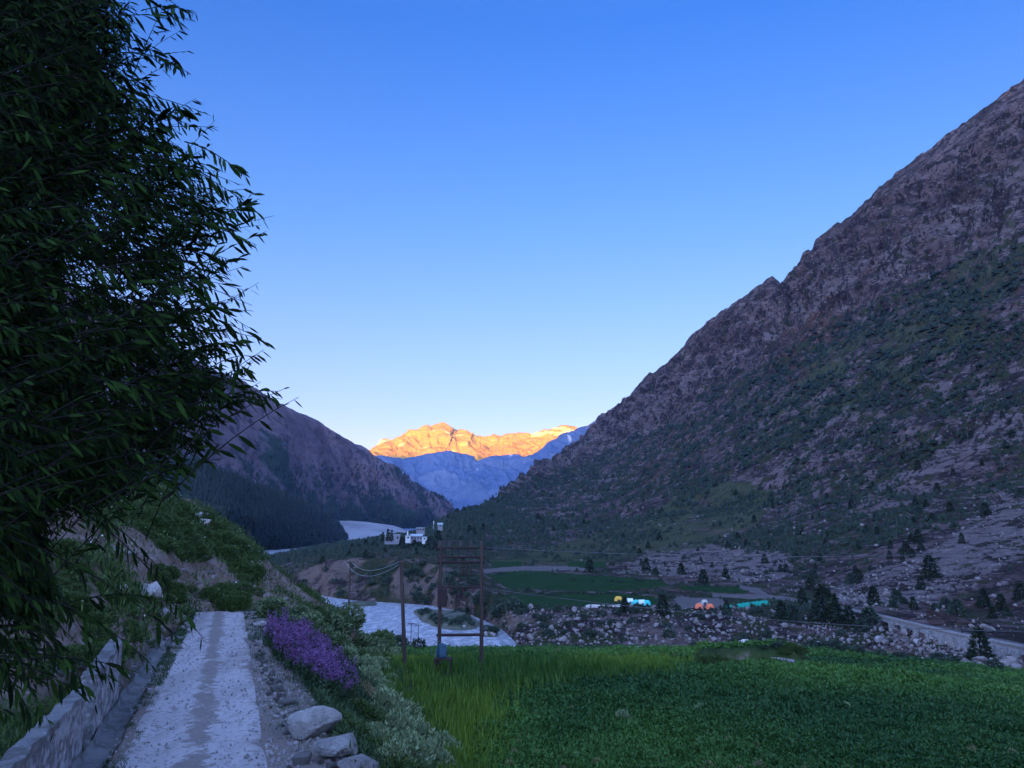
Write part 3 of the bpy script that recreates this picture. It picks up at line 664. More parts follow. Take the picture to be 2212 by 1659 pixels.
# ---------------------------------------------------------------- placing helper
_pp = []
for g in PATCHES:
    a, b, c = proj(g); _pp.append((g.reshape(-1, 3), a.ravel(), b.ravel(), c.ravel()))
def hit(px, py, near=True, maxd=5000.0, rad=6.0):
    best = None; bd = maxd
    if near:
        d = np.concatenate([np.arange(6, 60, 0.05), np.arange(60, 165, 0.2)])
        L_ = P(px, py, d); z = zn(L_[:, 0], L_[:, 1])
        k = np.where(L_[:, 2] <= z)[0]
        if len(k): bd = d[k[0]]; q_ = L_[k[0]]; best = Vector((q_[0], q_[1], float(z[k[0]])))
    for g, a, b, c in _pp:
        e = (a - px) ** 2 + (b - py) ** 2
        k = np.where(e < rad * rad)[0]
        if len(k):
            kk = k[np.argmin(e[k] + (c[k] / c[k].min() - 1) * 2000)]
            if g[kk, 1] < bd: bd = g[kk, 1]; best = Vector(g[kk].tolist())
    return best
def unit(d): return d / 1736.0      # metres per photo pixel at distance d

# ================================================================ rocks
def rock_mesh(name, m, seed, sub=3, flat=0.7):
    import bmesh
    bm = bmesh.new(); bmesh.ops.create_icosphere(bm, subdivisions=sub, radius=1.0)
    r = np.random.default_rng(seed); V = np.array([v.co[:] for v in bm.verts])
    for _ in range(16):      # planar cuts give broken faces
        n = r.normal(size=3); n /= np.linalg.norm(n); h = 0.48 + 0.30 * r.random()
        dd = V @ n; V = V - np.clip(dd - h, 0, None)[:, None] * n
    V = V * (1 + 0.10 * fbm(V * 3.1 + seed, 3, seed)[:, None]) * 1.22 * [1, 0.8, flat]
    for v, c in zip(bm.verts, V): v.co = c
    me = bpy.data.meshes.new(name); bm.to_mesh(me); bm.free(); me.materials.append(m)
    return me
ROCKP = [rock_mesh('boulder', m_stone, 500 + i) for i in range(5)]
ROCKG = [rock_mesh('boulder', m_stone2, 520 + i) for i in range(5)]
ROCKB = [rock_mesh('boulder', m_bank, 540 + i) for i in range(5)]
def rock(loc, size, label, group=None, dark=False, name='boulder', tilt=0.3, sink=0.25, k=None, sc=(1, 1, 1)):
    me_ = (ROCKB if dark == 2 else ROCKG if dark else ROCKP)[random.randrange(5) if k is None else k]
    o = obj(name, me_, label=label, category='boulder' if name == 'boulder' else 'stone', group=group)
    o.location = (loc[0], loc[1], loc[2] + size * (0.45 - sink)); o.scale = (size / 2 * sc[0], size / 2 * sc[1], size / 2 * sc[2])
    o.rotation_euler = (random.uniform(-tilt, tilt), random.uniform(-tilt, tilt), random.uniform(0, 6.28))
    return o
def rock_px(px, py, w, label, group=None, **kw):
    h_ = hit(px, py)
    if h_ is None: return None
    return rock(h_, w * unit(h_.y) * 0.97, label, group, **kw)

# big boulders beside the road
for a in [(672, 1590, 122, 'largest pale boulder beside the road, with a flat sloping top', 0, (1.05, 0.9, 0.72)),
          (735, 1640, 135, 'long pale boulder below the largest one by the road', 1, (1.0, 0.7, 0.55)),
          (775, 1672, 84, 'blocky pale boulder cut by the bottom edge of the photo', 2, (1, 1, 1.0)),
          (654, 1652, 44, 'small angular grey boulder at the road edge near the bottom of the photo', 3, (1, 1, 1)),
          (716, 1662, 30, 'small round grey stone between two big boulders by the road', 4, (1, 1, 1)),
          (628, 1585, 44, 'small rounded boulder against the left end of the largest boulder', 1, (1, 1, 1.1)),
          (566, 1356, 40, 'flat-topped pale boulder beside the far end of the road', 2, (1.1, 1, 0.6)),
          (577, 1368, 26, 'squat pale boulder at the foot of the purple flowers', 0, (1, 1, 0.8)),
          (600, 1336, 22, 'upright pale stone among bushes above the purple flowers', 3, (0.8, 0.8, 1.3)),
          (588, 1460, 20, 'pointed upright stone standing at the middle of the stone edging', 4, (0.7, 0.7, 1.5)),
          (617, 1524, 34, 'widest flat white stone of the stone edging beside the road', 0, (1.1, 1, 0.6))]:
    o = rock_px(a[0], a[1], a[2], a[3], k=a[4], sc=a[5], tilt=0.12)
edge = [(600, 1478, 14), (602, 1494, 24), (581, 1502, 14), (636, 1522, 18), (568, 1432, 14), (556, 1428, 9), (642, 1542, 15), (628, 1545, 11), (555, 1320, 13), (612, 1508, 13), (594, 1512, 10), (652, 1538, 13), (607, 1530, 11),
        (575, 1445, 10), (560, 1408, 9), (552, 1395, 11), (545, 1380, 10), (580, 1480, 9), (590, 1492, 9), (660, 1545, 10), (548, 1350, 10), (541, 1338, 12), (553, 1336, 9), (537, 1328, 9), (615, 1552, 12), (600, 1545, 9),
        (634, 1560, 9), (690, 1650, 16), (700, 1672, 20), (640, 1640, 12), (625, 1662, 13), (820, 1668, 26), (795, 1700, 20), (610, 1570, 10), (585, 1530, 8), (572, 1470, 8), (566, 1455, 8)]
_re = random.Random(77)
for _ in range(46):
    yy_ = _re.uniform(1332, 1520); xx_ = np.interp(yy_, [1325, 1400, 1450, 1520], [533, 552, 570, 604]) + _re.uniform(-4, 10); edge.append((xx_, yy_, np.interp(yy_, [1325, 1520], [6, 12]) * _re.uniform(0.6, 1.2)))
for a in edge:
    rock_px(a[0], a[1], a[2] * 1.1, 'loose pale stone in the stone edging on the right of the road', 'loose stones along the road edge', name='stone', tilt=0.5)

# rubble left of the road (behind the wall and at the slope foot)
n_l = 0
for a in [(97, 1448, 20), (118, 1440, 22), (135, 1452, 20), (155, 1445, 24), (172, 1436, 26), (192, 1442, 26), (128, 1468, 14), (146, 1470, 16), (175, 1466, 18), (92, 1468, 14), (205, 1432, 18), (110, 1460, 14)]:
    h_ = hit(a[0], a[1] + 22)
    rock_px(a[0], a[1] + 8, a[2] * 1.05, 'rounded stone heaped behind the concrete-topped walls', 'stones heaped behind the roadside walls', name='stone', dark=(n_l % 3 == 0)); n_l += 1
for a in [(375, 1372, 20), (392, 1362, 16), (362, 1386, 18), (350, 1400, 20), (385, 1385, 14), (404, 1352, 14), (372, 1400, 14), (398, 1338, 14), (345, 1378, 14), (330, 1412, 18), (410, 1330, 10), (388, 1402, 12),
          (405, 1368, 11), (356, 1364, 16), (320, 1428, 16), (300, 1446, 18), (430, 1322, 12), (422, 1330, 9), (447, 1318, 9)]:
    rock_px(a[0], a[1], a[2] * 1.1, 'loose grey stone at the foot of the slope left of the road', 'stones at the foot of the left slope', name='stone', dark=random.random() < 0.4)
for a in [(330, 1290, 62, 'tall ribbed pale boulder halfway up the left slope', (1, 1, 1.1)), (310, 1275, 40, 'pale boulder behind leaves beside the tall ribbed one', (1, 1, 1)), (262, 1280, 46, 'pale boulder nearest the overhanging tree on the left slope', (1, 1, 0.9)),
          (250, 1195, 36, 'pale rock high on the left slope under the tree', (1, 1, 0.9)), (285, 1200, 26, 'small white rock above the bare soil of the left slope', (1, 1, 1)), (432, 1118, 34, 'rock on the skyline of the left slope, the higher of two', (1.2, 1, 0.7)),
          (440, 1132, 34, 'rock just below the skyline rock on the left slope', (1.2, 1, 0.7)), (533, 1182, 16, 'small white rock on the skyline further down the left slope', (1.2, 1, 0.6)), (480, 1303, 14, 'white stone on bare soil near the road bend', (1, 1, 1)),
          (402, 1292, 12, 'white stone on the left slope just above the road', (1, 1, 1)), (300, 1330, 36, 'brown boulder half buried left of the road', (1, 1, 1)), (355, 1330, 30, 'reddish boulder at the foot of the ribbed one', (1, 1, 0.9))]:
    rock_px(a[0], a[1], a[2], a[3], sc=a[4], tilt=0.2, dark='brown' in a[3] or 'reddish' in a[3])
for i in range(130):
    px_, py_ = random.uniform(300, 690), random.uniform(1130, 1325)
    if not in_poly(np.array(px_), np.array(py_), [(330, 1120), (430, 1110), (530, 1180), (600, 1250), (700, 1320), (690, 1335), (420, 1315), (300, 1240)]): continue
    rock_px(px_, py_, random.choice([5, 6, 7, 9, 12]), 'small stone on the left slope above the road', 'small stones scattered on the left slope', name='stone', dark=random.random() < 0.5)

# ================================================================ walls, gutter, far road wall
def road_wall(y0, y1, off, h0, h1, th, label, name='stone_wall', endslope=False):
    t = empty(name, (float(xc(y0)) + off, y0, float(zr(y0))), 0, label=label, category='wall')
    n = max(2, int((y1 - y0) / 0.35)); lo = []; hi_ = []
    def strip(z0f, z1f, o0, o1, nm, m, jit=0.0):
        mb = MB(); prev = None
        for i in range(n + 1):
            y = y0 + (y1 - y0) * i / n; hh_ = h0 + (h1 - h0) * i / n; X = float(xc(y)) - float(xc(y0))
            z = float(zr(y)) - float(zr(y0)); j = jit * math.sin(i * 1.9)
            ring = [(X + (o0 + j), y - y0, z + z0f(hh_)), (X + (o0 + j) - 0.02, y - y0, z + z1f(hh_)), (X + o1, y - y0, z + z1f(hh_)), (X + o1, y - y0, z + z0f(hh_))]
            b = len(mb.v); mb.v += ring
            if prev is not None:
                for k in range(4): mb.f.append((prev + k, prev + (k + 1) % 4, b + (k + 1) % 4, b + k))
            else: mb.f.append((b + 3, b + 2, b + 1, b))
            prev = b
        mb.f.append((prev, prev + 1, prev + 2, prev + 3))
        return mb.build(nm, m, t)
    strip(lambda h: -0.4, lambda h: h - 0.1, 0.0, -th, 'wall_face', m_mason, 0.02)
    strip(lambda h: h - 0.1, lambda h: h + random.uniform(-0.05, 0.03), 0.03, -th - 0.03, 'coping', m_gut, 0.03)
    return t
road_wall(7.0, 18.6, -2.46, 1.42, 1.30, 0.30, 'nearer rubble wall with concrete coping, cut by the bottom left corner')
road_wall(19.7, 24.4, -2.46, 1.42, 1.66, 0.34, 'farther and taller rubble wall with concrete top beside the gutter')

# retaining wall under the far road
t = empty('retaining_wall', (0, 0, 0), label='long grey stone retaining wall under the far road', category='wall')
wt = [(1822, 1315, 222), (1880, 1328, 206), (1917, 1335, 196), (1997, 1354, 178), (2076, 1372, 166.8), (2129, 1382, 160.5), (2212, 1399, 150.5), (2400, 1434, 131), (2620, 1475, 114)]
wbm = [(1822, 1334, 0), (1880, 1350, 0), (1917, 1364, 0), (1997, 1384, 0), (2076, 1402, 0), (2129, 1413, 0), (2212, 1434, 0), (2400, 1475, 0), (2620, 1520, 0)]
mbw = MB(); mbc = MB(); N_ = 60
pw = np.linspace(1822, 2620, N_)
Ty = np.interp(pw, [a[0] for a in wt], [a[1] for a in wt]); Td = np.interp(pw, [a[0] for a in wt], [a[2] for a in wt]); By = np.interp(pw, [a[0] for a in wbm], [a[1] for a in wbm])
top = P(pw, Ty, Td - 0.6); bot = P(pw, By, Td - 2.0); bot[:, 0] = top[:, 0] - 0.5
for i in range(N_):
    a, b = top[i].copy(), bot[i].copy(); b[2] -= 1.2; a[2] -= 0.05
    for q_ in (b, a, a + [1.2, 0.6, 0], b + [1.8, 0.8, 0]): mbw.v.append(tuple(q_))
    a2 = top[i]
    for q_ in (a2 + [-0.35, -0.15, -0.05], a2 + [-0.35, -0.15, 0.35], a2 + [0.35, 0.15, 0.35], a2 + [0.35, 0.15, -0.05]): mbc.v.append(tuple(q_))
    if i:
        for mb_ in (mbw, mbc):
            for k in range(4): mb_.f.append(((i - 1) * 4 + k, (i - 1) * 4 + (k + 1) % 4, i * 4 + (k + 1) % 4, i * 4 + k))
mbw.build('wall_face', m_rwall, t); mbc.build('parapet', m_concrete, t)
# weep pilasters on the wall face
for i in range(0, 30, 2):
    a, b = top[i], bot[i]
    mbp = MB(); mbp.box((a[0] - 1.1, a[1] - 0.5, b[2] - 0.8), (a[0] - 0.2, a[1] + 0.5, a[2] - 0.6)); mbp.build('buttress', m_concrete, t)

# ================================================================ poles
def cross(o, a, b, w, m=m_metal, name='crossarm', parent=None):
    mb = MB(); mb.tube([a, b], w, 6); return mb.build(name, m, parent if parent is not None else o)
D0 = 48.0
gl = P(949, 1452, D0); grr = P(1040, 1452, D0)
zb = float(zn(gl[0], gl[1])) - 0.3
hf = empty('pylon', (float(gl[0]), float(D0), zb), label='two-legged dark electricity pole frame with cross bars standing in the field', category='electricity pole')
def loc_(px, py): q_ = P(px, py, D0); return (float(q_[0] - gl[0]), 0.0, float(q_[2] - zb))
for a, b, w in (((948, 1452), (952.5, 1178), 0.12), ((1040, 1452), (1040.5, 1176), 0.12)):
    A_ = loc_(*a); B_ = loc_(*b); A_ = (A_[0], 0, 0.0)
    MB().tube([A_, B_], [w, w * 0.75], 8).build('pole', m_wood, hf)
for y_, x0_, x1_, w in ((1184, 942, 1050, 0.06), (1204, 946, 1048, 0.07), (1215, 944, 1046, 0.09), (1269, 946, 1043, 0.06), (1372, 943, 1046, 0.09)):
    cross(hf, loc_(x0_, y_), loc_(x1_, y_ - 1), w)
for x_ in (950, 972, 996, 1018, 1040):
    a = loc_(x_, 1183); mb = MB()
    for k in range(4): mb.tube([(a[0], 0, a[2] + 0.05 + k * 0.09), (a[0], 0, a[2] + 0.10 + k * 0.09)], [0.1, 0.06], 8)
    mb.build('insulator', m_porc, hf)
for x_ in (1001, 1009, 1019):
    a = loc_(x_, 1216); b = loc_(x_, 1242); mb = MB().tube([a, b], 0.035, 6)
    for k in range(4):
        z = a[2] + (b[2] - a[2]) * (0.25 + 0.2 * k); mb.tube([(a[0], 0, z), (a[0], 0, z - 0.05)], [0.09, 0.05], 8)
    mb.build('fuse_switch', m_porc, hf)
for x_ in (962, 976, 990, 1010, 1027):
    a = loc_(x_, 1204); b = loc_(x_, 1184); MB().tube([a, b], 0.03, 6).build('strut', m_metal, hf)
for x_ in (976, 1000, 1022):
    a = loc_(x_, 1269); b = loc_(x_, 1281); MB().tube([a, (b[0], 0, b[2])], 0.05, 6).build('hanging_insulator', m_porc, hf)
a = loc_(958, 1272); b = loc_(966, 1310)
MB().box((a[0] - 0.32, -0.25, b[2]), (a[0] + 0.2, 0.2, a[2])).build('switch_box', m_metal, hf)
# jumpers down the left leg
mb = MB()
for x_ in (958, 962): mb.tube([loc_(x_, 1215), loc_(x_ - 1, 1269)], 0.018, 5)
mb.build('jumper_cable', m_wire, hf)

# blue transformer tank on its small stand
tb = empty('transformer_tank', (float(gl[0]) + 0.25, D0 - 1.2, zb + 0.2), label='faded blue tank on a low dark stand at the left leg of the pole frame', category='transformer')
zt = P(955, 1421, D0 - 1.2)[2] - zb - 0.2; zt2 = P(955, 1390, D0 - 1.2)[2] - zb - 0.2
MB().tube([(0, 0, zt + 0.03), (0, 0, zt + 0.12), (0, 0, zt2 - 0.25), (0, 0, zt2 - 0.06), (0, 0, zt2)], [0.22, 0.26, 0.26, 0.22, 0.09], 12).build('tank', m_bluebox, tb)
mb = MB()
for k in range(7): mb.box((-0.34, -0.3 + k * 0.1, zt + 0.18), (-0.27, -0.28 + k * 0.1, zt2 - 0.3))
mb.build('cooling_fins', m_bluebox, tb)
MB().box((-0.42, -0.4, zt - 0.06), (0.55, 0.4, zt)).build('platform', m_metal, tb)
for sx in (-0.36, 0.48):
    for sy in (-0.33, 0.33):
        MB().box((sx - 0.04, sy - 0.04, -0.3), (sx + 0.04, sy + 0.04, zt - 0.06)).build('leg', m_metal, tb)
MB().tube([(0.05, 0, zt2), (-0.3, 0, zt2 + 0.15), (-0.62, 0, zt2 - 0.2), (-0.6, 0, zt2 - 0.6), (-0.35, 0, zt + 0.15)], 0.018, 6).build('cable', m_cyancable, tb)

# single leaning pole
g0 = P(876, 1452, D0); z0_ = float(zn(g0[0], g0[1])) - 0.3
sp = empty('electricity_pole', (float(g0[0]), D0, z0_), label='single slim leaning pole at the field edge left of the pole frame', category='electricity pole')
mb = MB(); pts = []
for px_, py_ in ((876, 1452), (873, 1390), (870, 1310), (867.5, 1240), (867, 1214)):
    q_ = P(px_, py_, D0); pts.append((q_[0] - g0[0], 0, max(0, q_[2] - z0_) if py_ < 1452 else 0))
mb.tube(pts, [0.13, 0.12, 0.105, 0.095, 0.09], 8).build('pole', m_wood, sp)
ta = P(862, 1217, D0); tbb = P(873, 1217, D0)
MB().box((ta[0] - g0[0], -0.06, ta[2] - z0_ - 0.05), (tbb[0] - g0[0], 0.06, ta[2] - z0_ + 0.05)).build('crossarm', m_metal, sp)
for x_ in (863.5, 871.5):
    q_ = P(x_, 1213, D0); MB().tube([(q_[0] - g0[0], 0, q_[2] - z0_ - 0.08), (q_[0] - g0[0], 0, q_[2] - z0_ + 0.08)], [0.06, 0.04], 8).build('insulator', m_porc, sp)
# far pole on the river slope
D1 = 110.0; g1 = P(752, 1350, D1)
zb1 = float(zn(g1[0], g1[1])) - 0.3
fp = empty('electricity_pole', (float(g1[0]), D1, zb1), label='distant thin pole above the river bend, with slack pale wires', category='electricity pole')
q_ = P(752, 1212, D1); MB().tube([(0, 0, 0), (0, 0, float(q_[2] - zb1))], [0.15, 0.11], 8).build('pole', m_wood, fp)
MB().box((-0.5, -0.05, float(q_[2] - zb1) - 0.25), (0.5, 0.05, float(q_[2] - zb1) - 0.15)).build('crossarm', m_metal, fp)
def wire(a, b, sag, r, label, m=m_wire, group='power lines between the poles', n=24):
    a, b = np.array(a, float), np.array(b, float); mid_ = a.copy(); pts = []
    for i in range(n + 1):
        t_ = i / n; p_ = a + (b - a) * t_; p_[2] -= 4 * sag * t_ * (1 - t_); pts.append(tuple(p_ - a))
    o = MB().tube(pts, r, 5).build('power_line', m, None, label=label, category='wire', group=group); o.location = a; return o
topf = P(752, 1213, D1)
wire(topf + [0.4, 0, 0], P(863, 1213, D0), 0.8, 0.02, 'upper slack pale wire from the distant pole to the leaning pole', m_wirel)
wire(topf + [-0.4, 0, 0], P(871, 1214, D0), 1.3, 0.02, 'lower slack pale wire from the distant pole to the leaning pole', m_wirel)
wire(P(867, 1262, D0), P(952, 1269, D0), 0.1, 0.012, 'short wire between the leaning pole and the left leg of the frame')
wire(P(1040, 1270, D0), P(2700, 1352, 60), 1.2, 0.02, 'lower thin wire running right from the pole frame across the valley view')
wire(P(1040, 1182, D0), P(2700, 1150, 55), 1.0, 0.02, 'upper thin wire running right from the pole frame across the slope')
# two small posts at the river edge
for x_, y0_, y1_ in ((888, 1347, 1366), (903, 1350, 1386)):
    q0 = P(x_, y1_, 112); q1 = P(x_, y0_, 112); w_ = unit(112)
    pz = float(zn(q0[0], q0[1])) - 0.2
    e_ = empty('gauge_post', (float(q0[0]), 112, pz), label='thin T-shaped post over the near river bank, ' + ('the shorter of two' if x_ < 895 else 'the taller of two'), category='post')
    MB().tube([(0, 0, 0), (0, 0, float(q1[2]) - pz)], 0.05, 6).build('post', m_metal, e_)
    MB().box((-0.45, -0.04, float(q1[2]) - pz - 0.05), (0.45, 0.04, float(q1[2]) - pz + 0.03)).build('crossarm', m_metal, e_)

# ================================================================ houses
def house(px0, px1, ybase, ytop, d, depth, m, label, roofm=m_roof, gable=False, wins=3, name='house', rz=0.15):
    a = P(px0, ybase, d); b = P(px1, ybase, d); w = float(b[0] - a[0]); h = float(P(px0, ytop, d)[2] - a[2])
    e_ = empty(name, (float((a[0] + b[0]) / 2), d, float(a[2]) - 0.1), rz, label=label, category='house')
    hb = h * (0.7 if gable else 0.92)
    MB().box((-w / 2, 0, -1.5), (w / 2, depth, hb)).build('wall', m, e_)
    mb = MB()
    if gable:
        ov = 0.3
        mb.add([(-w / 2 - ov, -ov, hb), (w / 2 + ov, -ov, hb), (w / 2 + ov, depth + ov, hb), (-w / 2 - ov, depth + ov, hb), (-w / 2 - ov, depth / 2, h), (w / 2 + ov, depth / 2, h)],
               [(0, 1, 5, 4), (2, 3, 4, 5), (0, 4, 3), (1, 2, 5), (3, 2, 1, 0)])
    else:
        mb.box((-w / 2 - 0.25, -0.25, hb), (w / 2 + 0.25, depth + 0.25, h))
    mb.build('roof', roofm, e_)
    for k in range(wins):
        cx_ = -w / 2 + w * (k + 0.5) / wins; ww = min(0.5, w / wins * 0.28); z0 = hb * 0.45
        wn = MB().box((cx_ - ww, -0.06, z0), (cx_ + ww, 0.05, z0 + hb * 0.32)).build('window', m_frame, e_)
        MB().box((cx_ - ww + 0.08, -0.08, z0 + 0.08), (cx_ + ww - 0.08, -0.04, z0 + hb * 0.32 - 0.08)).build('pane', m_window, wn)
    return e_, w, h, hb
e_, w_, h_, hb_ = house(876, 887, 1167, 1156, 470, 4, m_white, 'small white house block with a slim turret, left end of the hilltop building', wins=1)
MB().box((-w_ * 0.25, 1, h_), (w_ * 0.05, 2, h_ + 1.6)).build('turret', m_white, e_); MB().tube([(-w_ * 0.1, 1.5, h_ + 1.6), (-w_ * 0.1, 1.5, h_ + 2.9)], [0.5, 0.05], 6).build('spire', m_white, e_)
house(887, 912, 1168, 1153, 474, 5, m_greyw, 'long grey house with a pale sheet roof between the white blocks', gable=True, wins=4)
house(912, 922, 1169, 1159, 466, 3, m_white, 'small bright white house at the right end of the hilltop building', wins=1)
house(900, 917, 1150, 1139, 520, 5, m_greyw, 'grey house standing higher behind the white hilltop building', wins=3)
house(946, 956, 1141, 1129, 560, 4, m_greyw, 'lone small house on the slope right of the hilltop building', gable=True, wins=1)
e_, w_, h_, hb_ = house(831, 864, 1170, 1154, 500, 7, m_greyw, 'wide pale blue-grey house left of the white hilltop building', wins=3)
q_ = P(936, 1140, 540); fl = empty('flag_pole', tuple(q_), label='thin white pole on the slope right of the hilltop houses', category='pole')
MB().tube([(0, 0, -1), (0, 0, 4.4)], 0.12, 6).build('pole', m_white, fl); MB().box((0.05, -0.03, 2.6), (0.5, 0.03, 4.3)).build('flag', m_white, fl)

# ================================================================ tents
def tent(px, py, wpx, hpx, m, label, rz=0.0, dome=True, md=None, d=None):
    h_ = hit(px, py, rad=8) ; dd = h_.y if d is None else d
    q_ = P(px, py, dd); w = wpx * unit(dd) / 2 * 0.84; hg = hpx * unit(dd) * 0.72
    e_ = empty('tent', (float(q_[0]), float(dd), float(q_[2]) - 0.15), rz, label=label, category='tent', group='tents of the riverside camp')
    mb = MB(); n = 12; K = 6
    if dome:
        for k in range(K):
            f_ = k / K; rr = w * math.cos(f_ * math.pi / 2) ** 0.62; z = (hg + 0.15) * math.sin(f_ * math.pi / 2) ** 0.9
            for j in range(n):
                a = 2 * math.pi * j / n; s_ = 1.0 if j % 2 == 0 else 0.93
                mb.v.append((rr * s_ * math.cos(a), rr * s_ * math.sin(a) * 0.9, z))
        mb.v.append((0, 0, hg + 0.15))
        for k in range(K - 1):
            for j in range(n): mb.f.append((k * n + j, k * n + (j + 1) % n, (k + 1) * n + (j + 1) % n, (k + 1) * n + j))
        for j in range(n): mb.f.append(((K - 1) * n + j, (K - 1) * n + (j + 1) % n, K * n))
        mb.build('canopy', m, e_, smooth=False)
        mb2 = MB(); mb2.add([(-w * 0.42, -w * 0.93, 0), (w * 0.42, -w * 0.93, 0), (0, -w * 0.60, hg * 0.72)], [(0, 1, 2)])
        V_ = [(-w * 0.42, -w * 0.96, 0.02), (w * 0.42, -w * 0.96, 0.02), (w * 0.04, -w * 0.72, hg * 0.62), (-w * 0.04, -w * 0.72, hg * 0.62), (-w * 0.42, -w * 0.80, 0.02), (w * 0.42, -w * 0.80, 0.02), (w * 0.04, -w * 0.5, hg * 0.62), (-w * 0.04, -w * 0.5, hg * 0.62)]
        MB().add(V_, [(0, 1, 2, 3), (7, 6, 5, 4), (0, 3, 7, 4), (1, 5, 6, 2), (3, 2, 6, 7), (0, 4, 5, 1)]).build('door', md or m_td, e_)
    else:
        l = w * 0.9
        mb.add([(-w, -l, 0), (w, -l, 0), (w, l, 0), (-w, l, 0), (-w, -l, hg * 0.35), (w, -l, hg * 0.35), (w, l, hg * 0.35), (-w, l, hg * 0.35), (-w * 0.9, 0, hg + 0.15), (w * 0.9, 0, hg + 0.15)],
               [(0, 1, 5, 4), (1, 2, 6, 5), (2, 3, 7, 6), (3, 0, 4, 7), (4, 5, 9, 8), (6, 7, 8, 9), (4, 8, 7), (5, 6, 9), (3, 2, 1, 0)])
        mb.build('canopy', m, e_)
        MB().box((-w * 0.2, -l - 0.05, 0.0), (w * 0.2, -l + 0.02, hg * 0.33)).build('door', md or m_td, e_)
    for j in range(4):
        a = math.pi / 4 + j * math.pi / 2
        MB().tube([(w * 0.8 * math.cos(a), w * 0.8 * math.sin(a), hg * 0.4), (w * 1.35 * math.cos(a), w * 1.35 * math.sin(a), 0.0)], 0.015, 4).build('guy_rope', m_wirel, e_)
    return e_
tent(1336, 1297, 21, 12, m_ty, 'larger yellow-orange tent at the left end of the tent row')
tent(1349, 1299, 12, 9, m_ty, 'smaller yellow tent between the larger yellow and the first white tent', rz=0.4)
tent(1360, 1300, 18, 10, m_tw, 'white tent beside the yellow tents', dome=False)
tent(1374, 1302, 15, 9, m_tc, 'turquoise tent between the two white tents', rz=0.3)
tent(1386, 1303, 17, 10, m_tw, 'white tent beside the large turquoise tent', dome=False, rz=0.2)
tent(1397, 1306, 21, 13, m_tc, 'large bright turquoise tent at the right end of the tent row')
tent(1367, 1305, 11, 8, m_tt, 'dark teal tent in front of the white tents', rz=0.7)
tent(1510, 1313, 20, 13, m_to, 'left one of two orange tents')
tent(1534, 1314, 21, 13, m_to, 'right one of two orange tents')
tent(1522, 1302, 17, 9, m_tb, 'beige tent behind the pair of orange tents')
# shade net draped on low hoops
mb = MB(); K = 24; pr = 8
pts_ = [(1564, 1318), (1580, 1317), (1600, 1313), (1620, 1310), (1645, 1307), (1664, 1305)]
for k in range(K + 1):
    px_ = 1564 + 100 * k / K; py_ = np.interp(px_, [a[0] for a in pts_], [a[1] for a in pts_]); dd = 219 + 6 * k / K; c_ = P(px_, py_, dd)
    hh_ = (1.1 + 0.15 * math.sin(k * 1.3) ** 2) * (0.35 if k in (0, K) else 1)
    for j in range(pr + 1):
        a = math.pi * j / pr; mb.v.append((c_[0], c_[1] + 1.5 * (1 - math.cos(a)), c_[2] - 0.3 + hh_ * math.sin(a) + 0.1))
for k in range(K):
    for j in range(pr): b_ = k * (pr + 1) + j; mb.f.append((b_, b_ + 1, b_ + pr + 2, b_ + pr + 1))
o_ = mb.build('shade_net', m_net, None, label='long low green net stretched over the ground right of the orange tents', category='net')
# stone field walls (long pale lines near the tents)
for (xa, ya, xb, yb, lab) in ((1266, 1311, 1340, 1310, 'low pale stone wall in front of the yellow tents'), (1325, 1394, 1390, 1394, 'short pale stone wall at the far edge of the green field'), (1215, 1398, 1262, 1398, 'shortest pale stone wall at the far edge of the green field')):
    if ya < 1350: A_ = P(xa, ya, 222); B_ = P(xb, yb, 222)
    else: A_ = P(xa, ya, 146); B_ = P(xb, yb, 146); A_[2] = zn(A_[0], A_[1]); B_[2] = zn(B_[0], B_[1])
    mb = MB(); n = int((B_[0] - A_[0]) / 0.45); R_ = random.Random(int(xa))
    for i in range(n):
        c_ = A_ + (B_ - A_) * (i + 0.5) / n; s_ = 0.25 + 0.05 * R_.random(); hgt = 0.4 + 0.2 * R_.random()
        mb.box((c_[0] - s_ - A_[0], c_[1] - 0.25 - A_[1] + R_.uniform(-.05, .05), -0.4), (c_[0] + s_ - A_[0], c_[1] + 0.25 - A_[1], c_[2] - A_[2] + hgt), R_.uniform(-.1, .1))
    o_ = mb.build('stone_wall', m_stone, None, label=lab, category='wall'); o_.location = A_

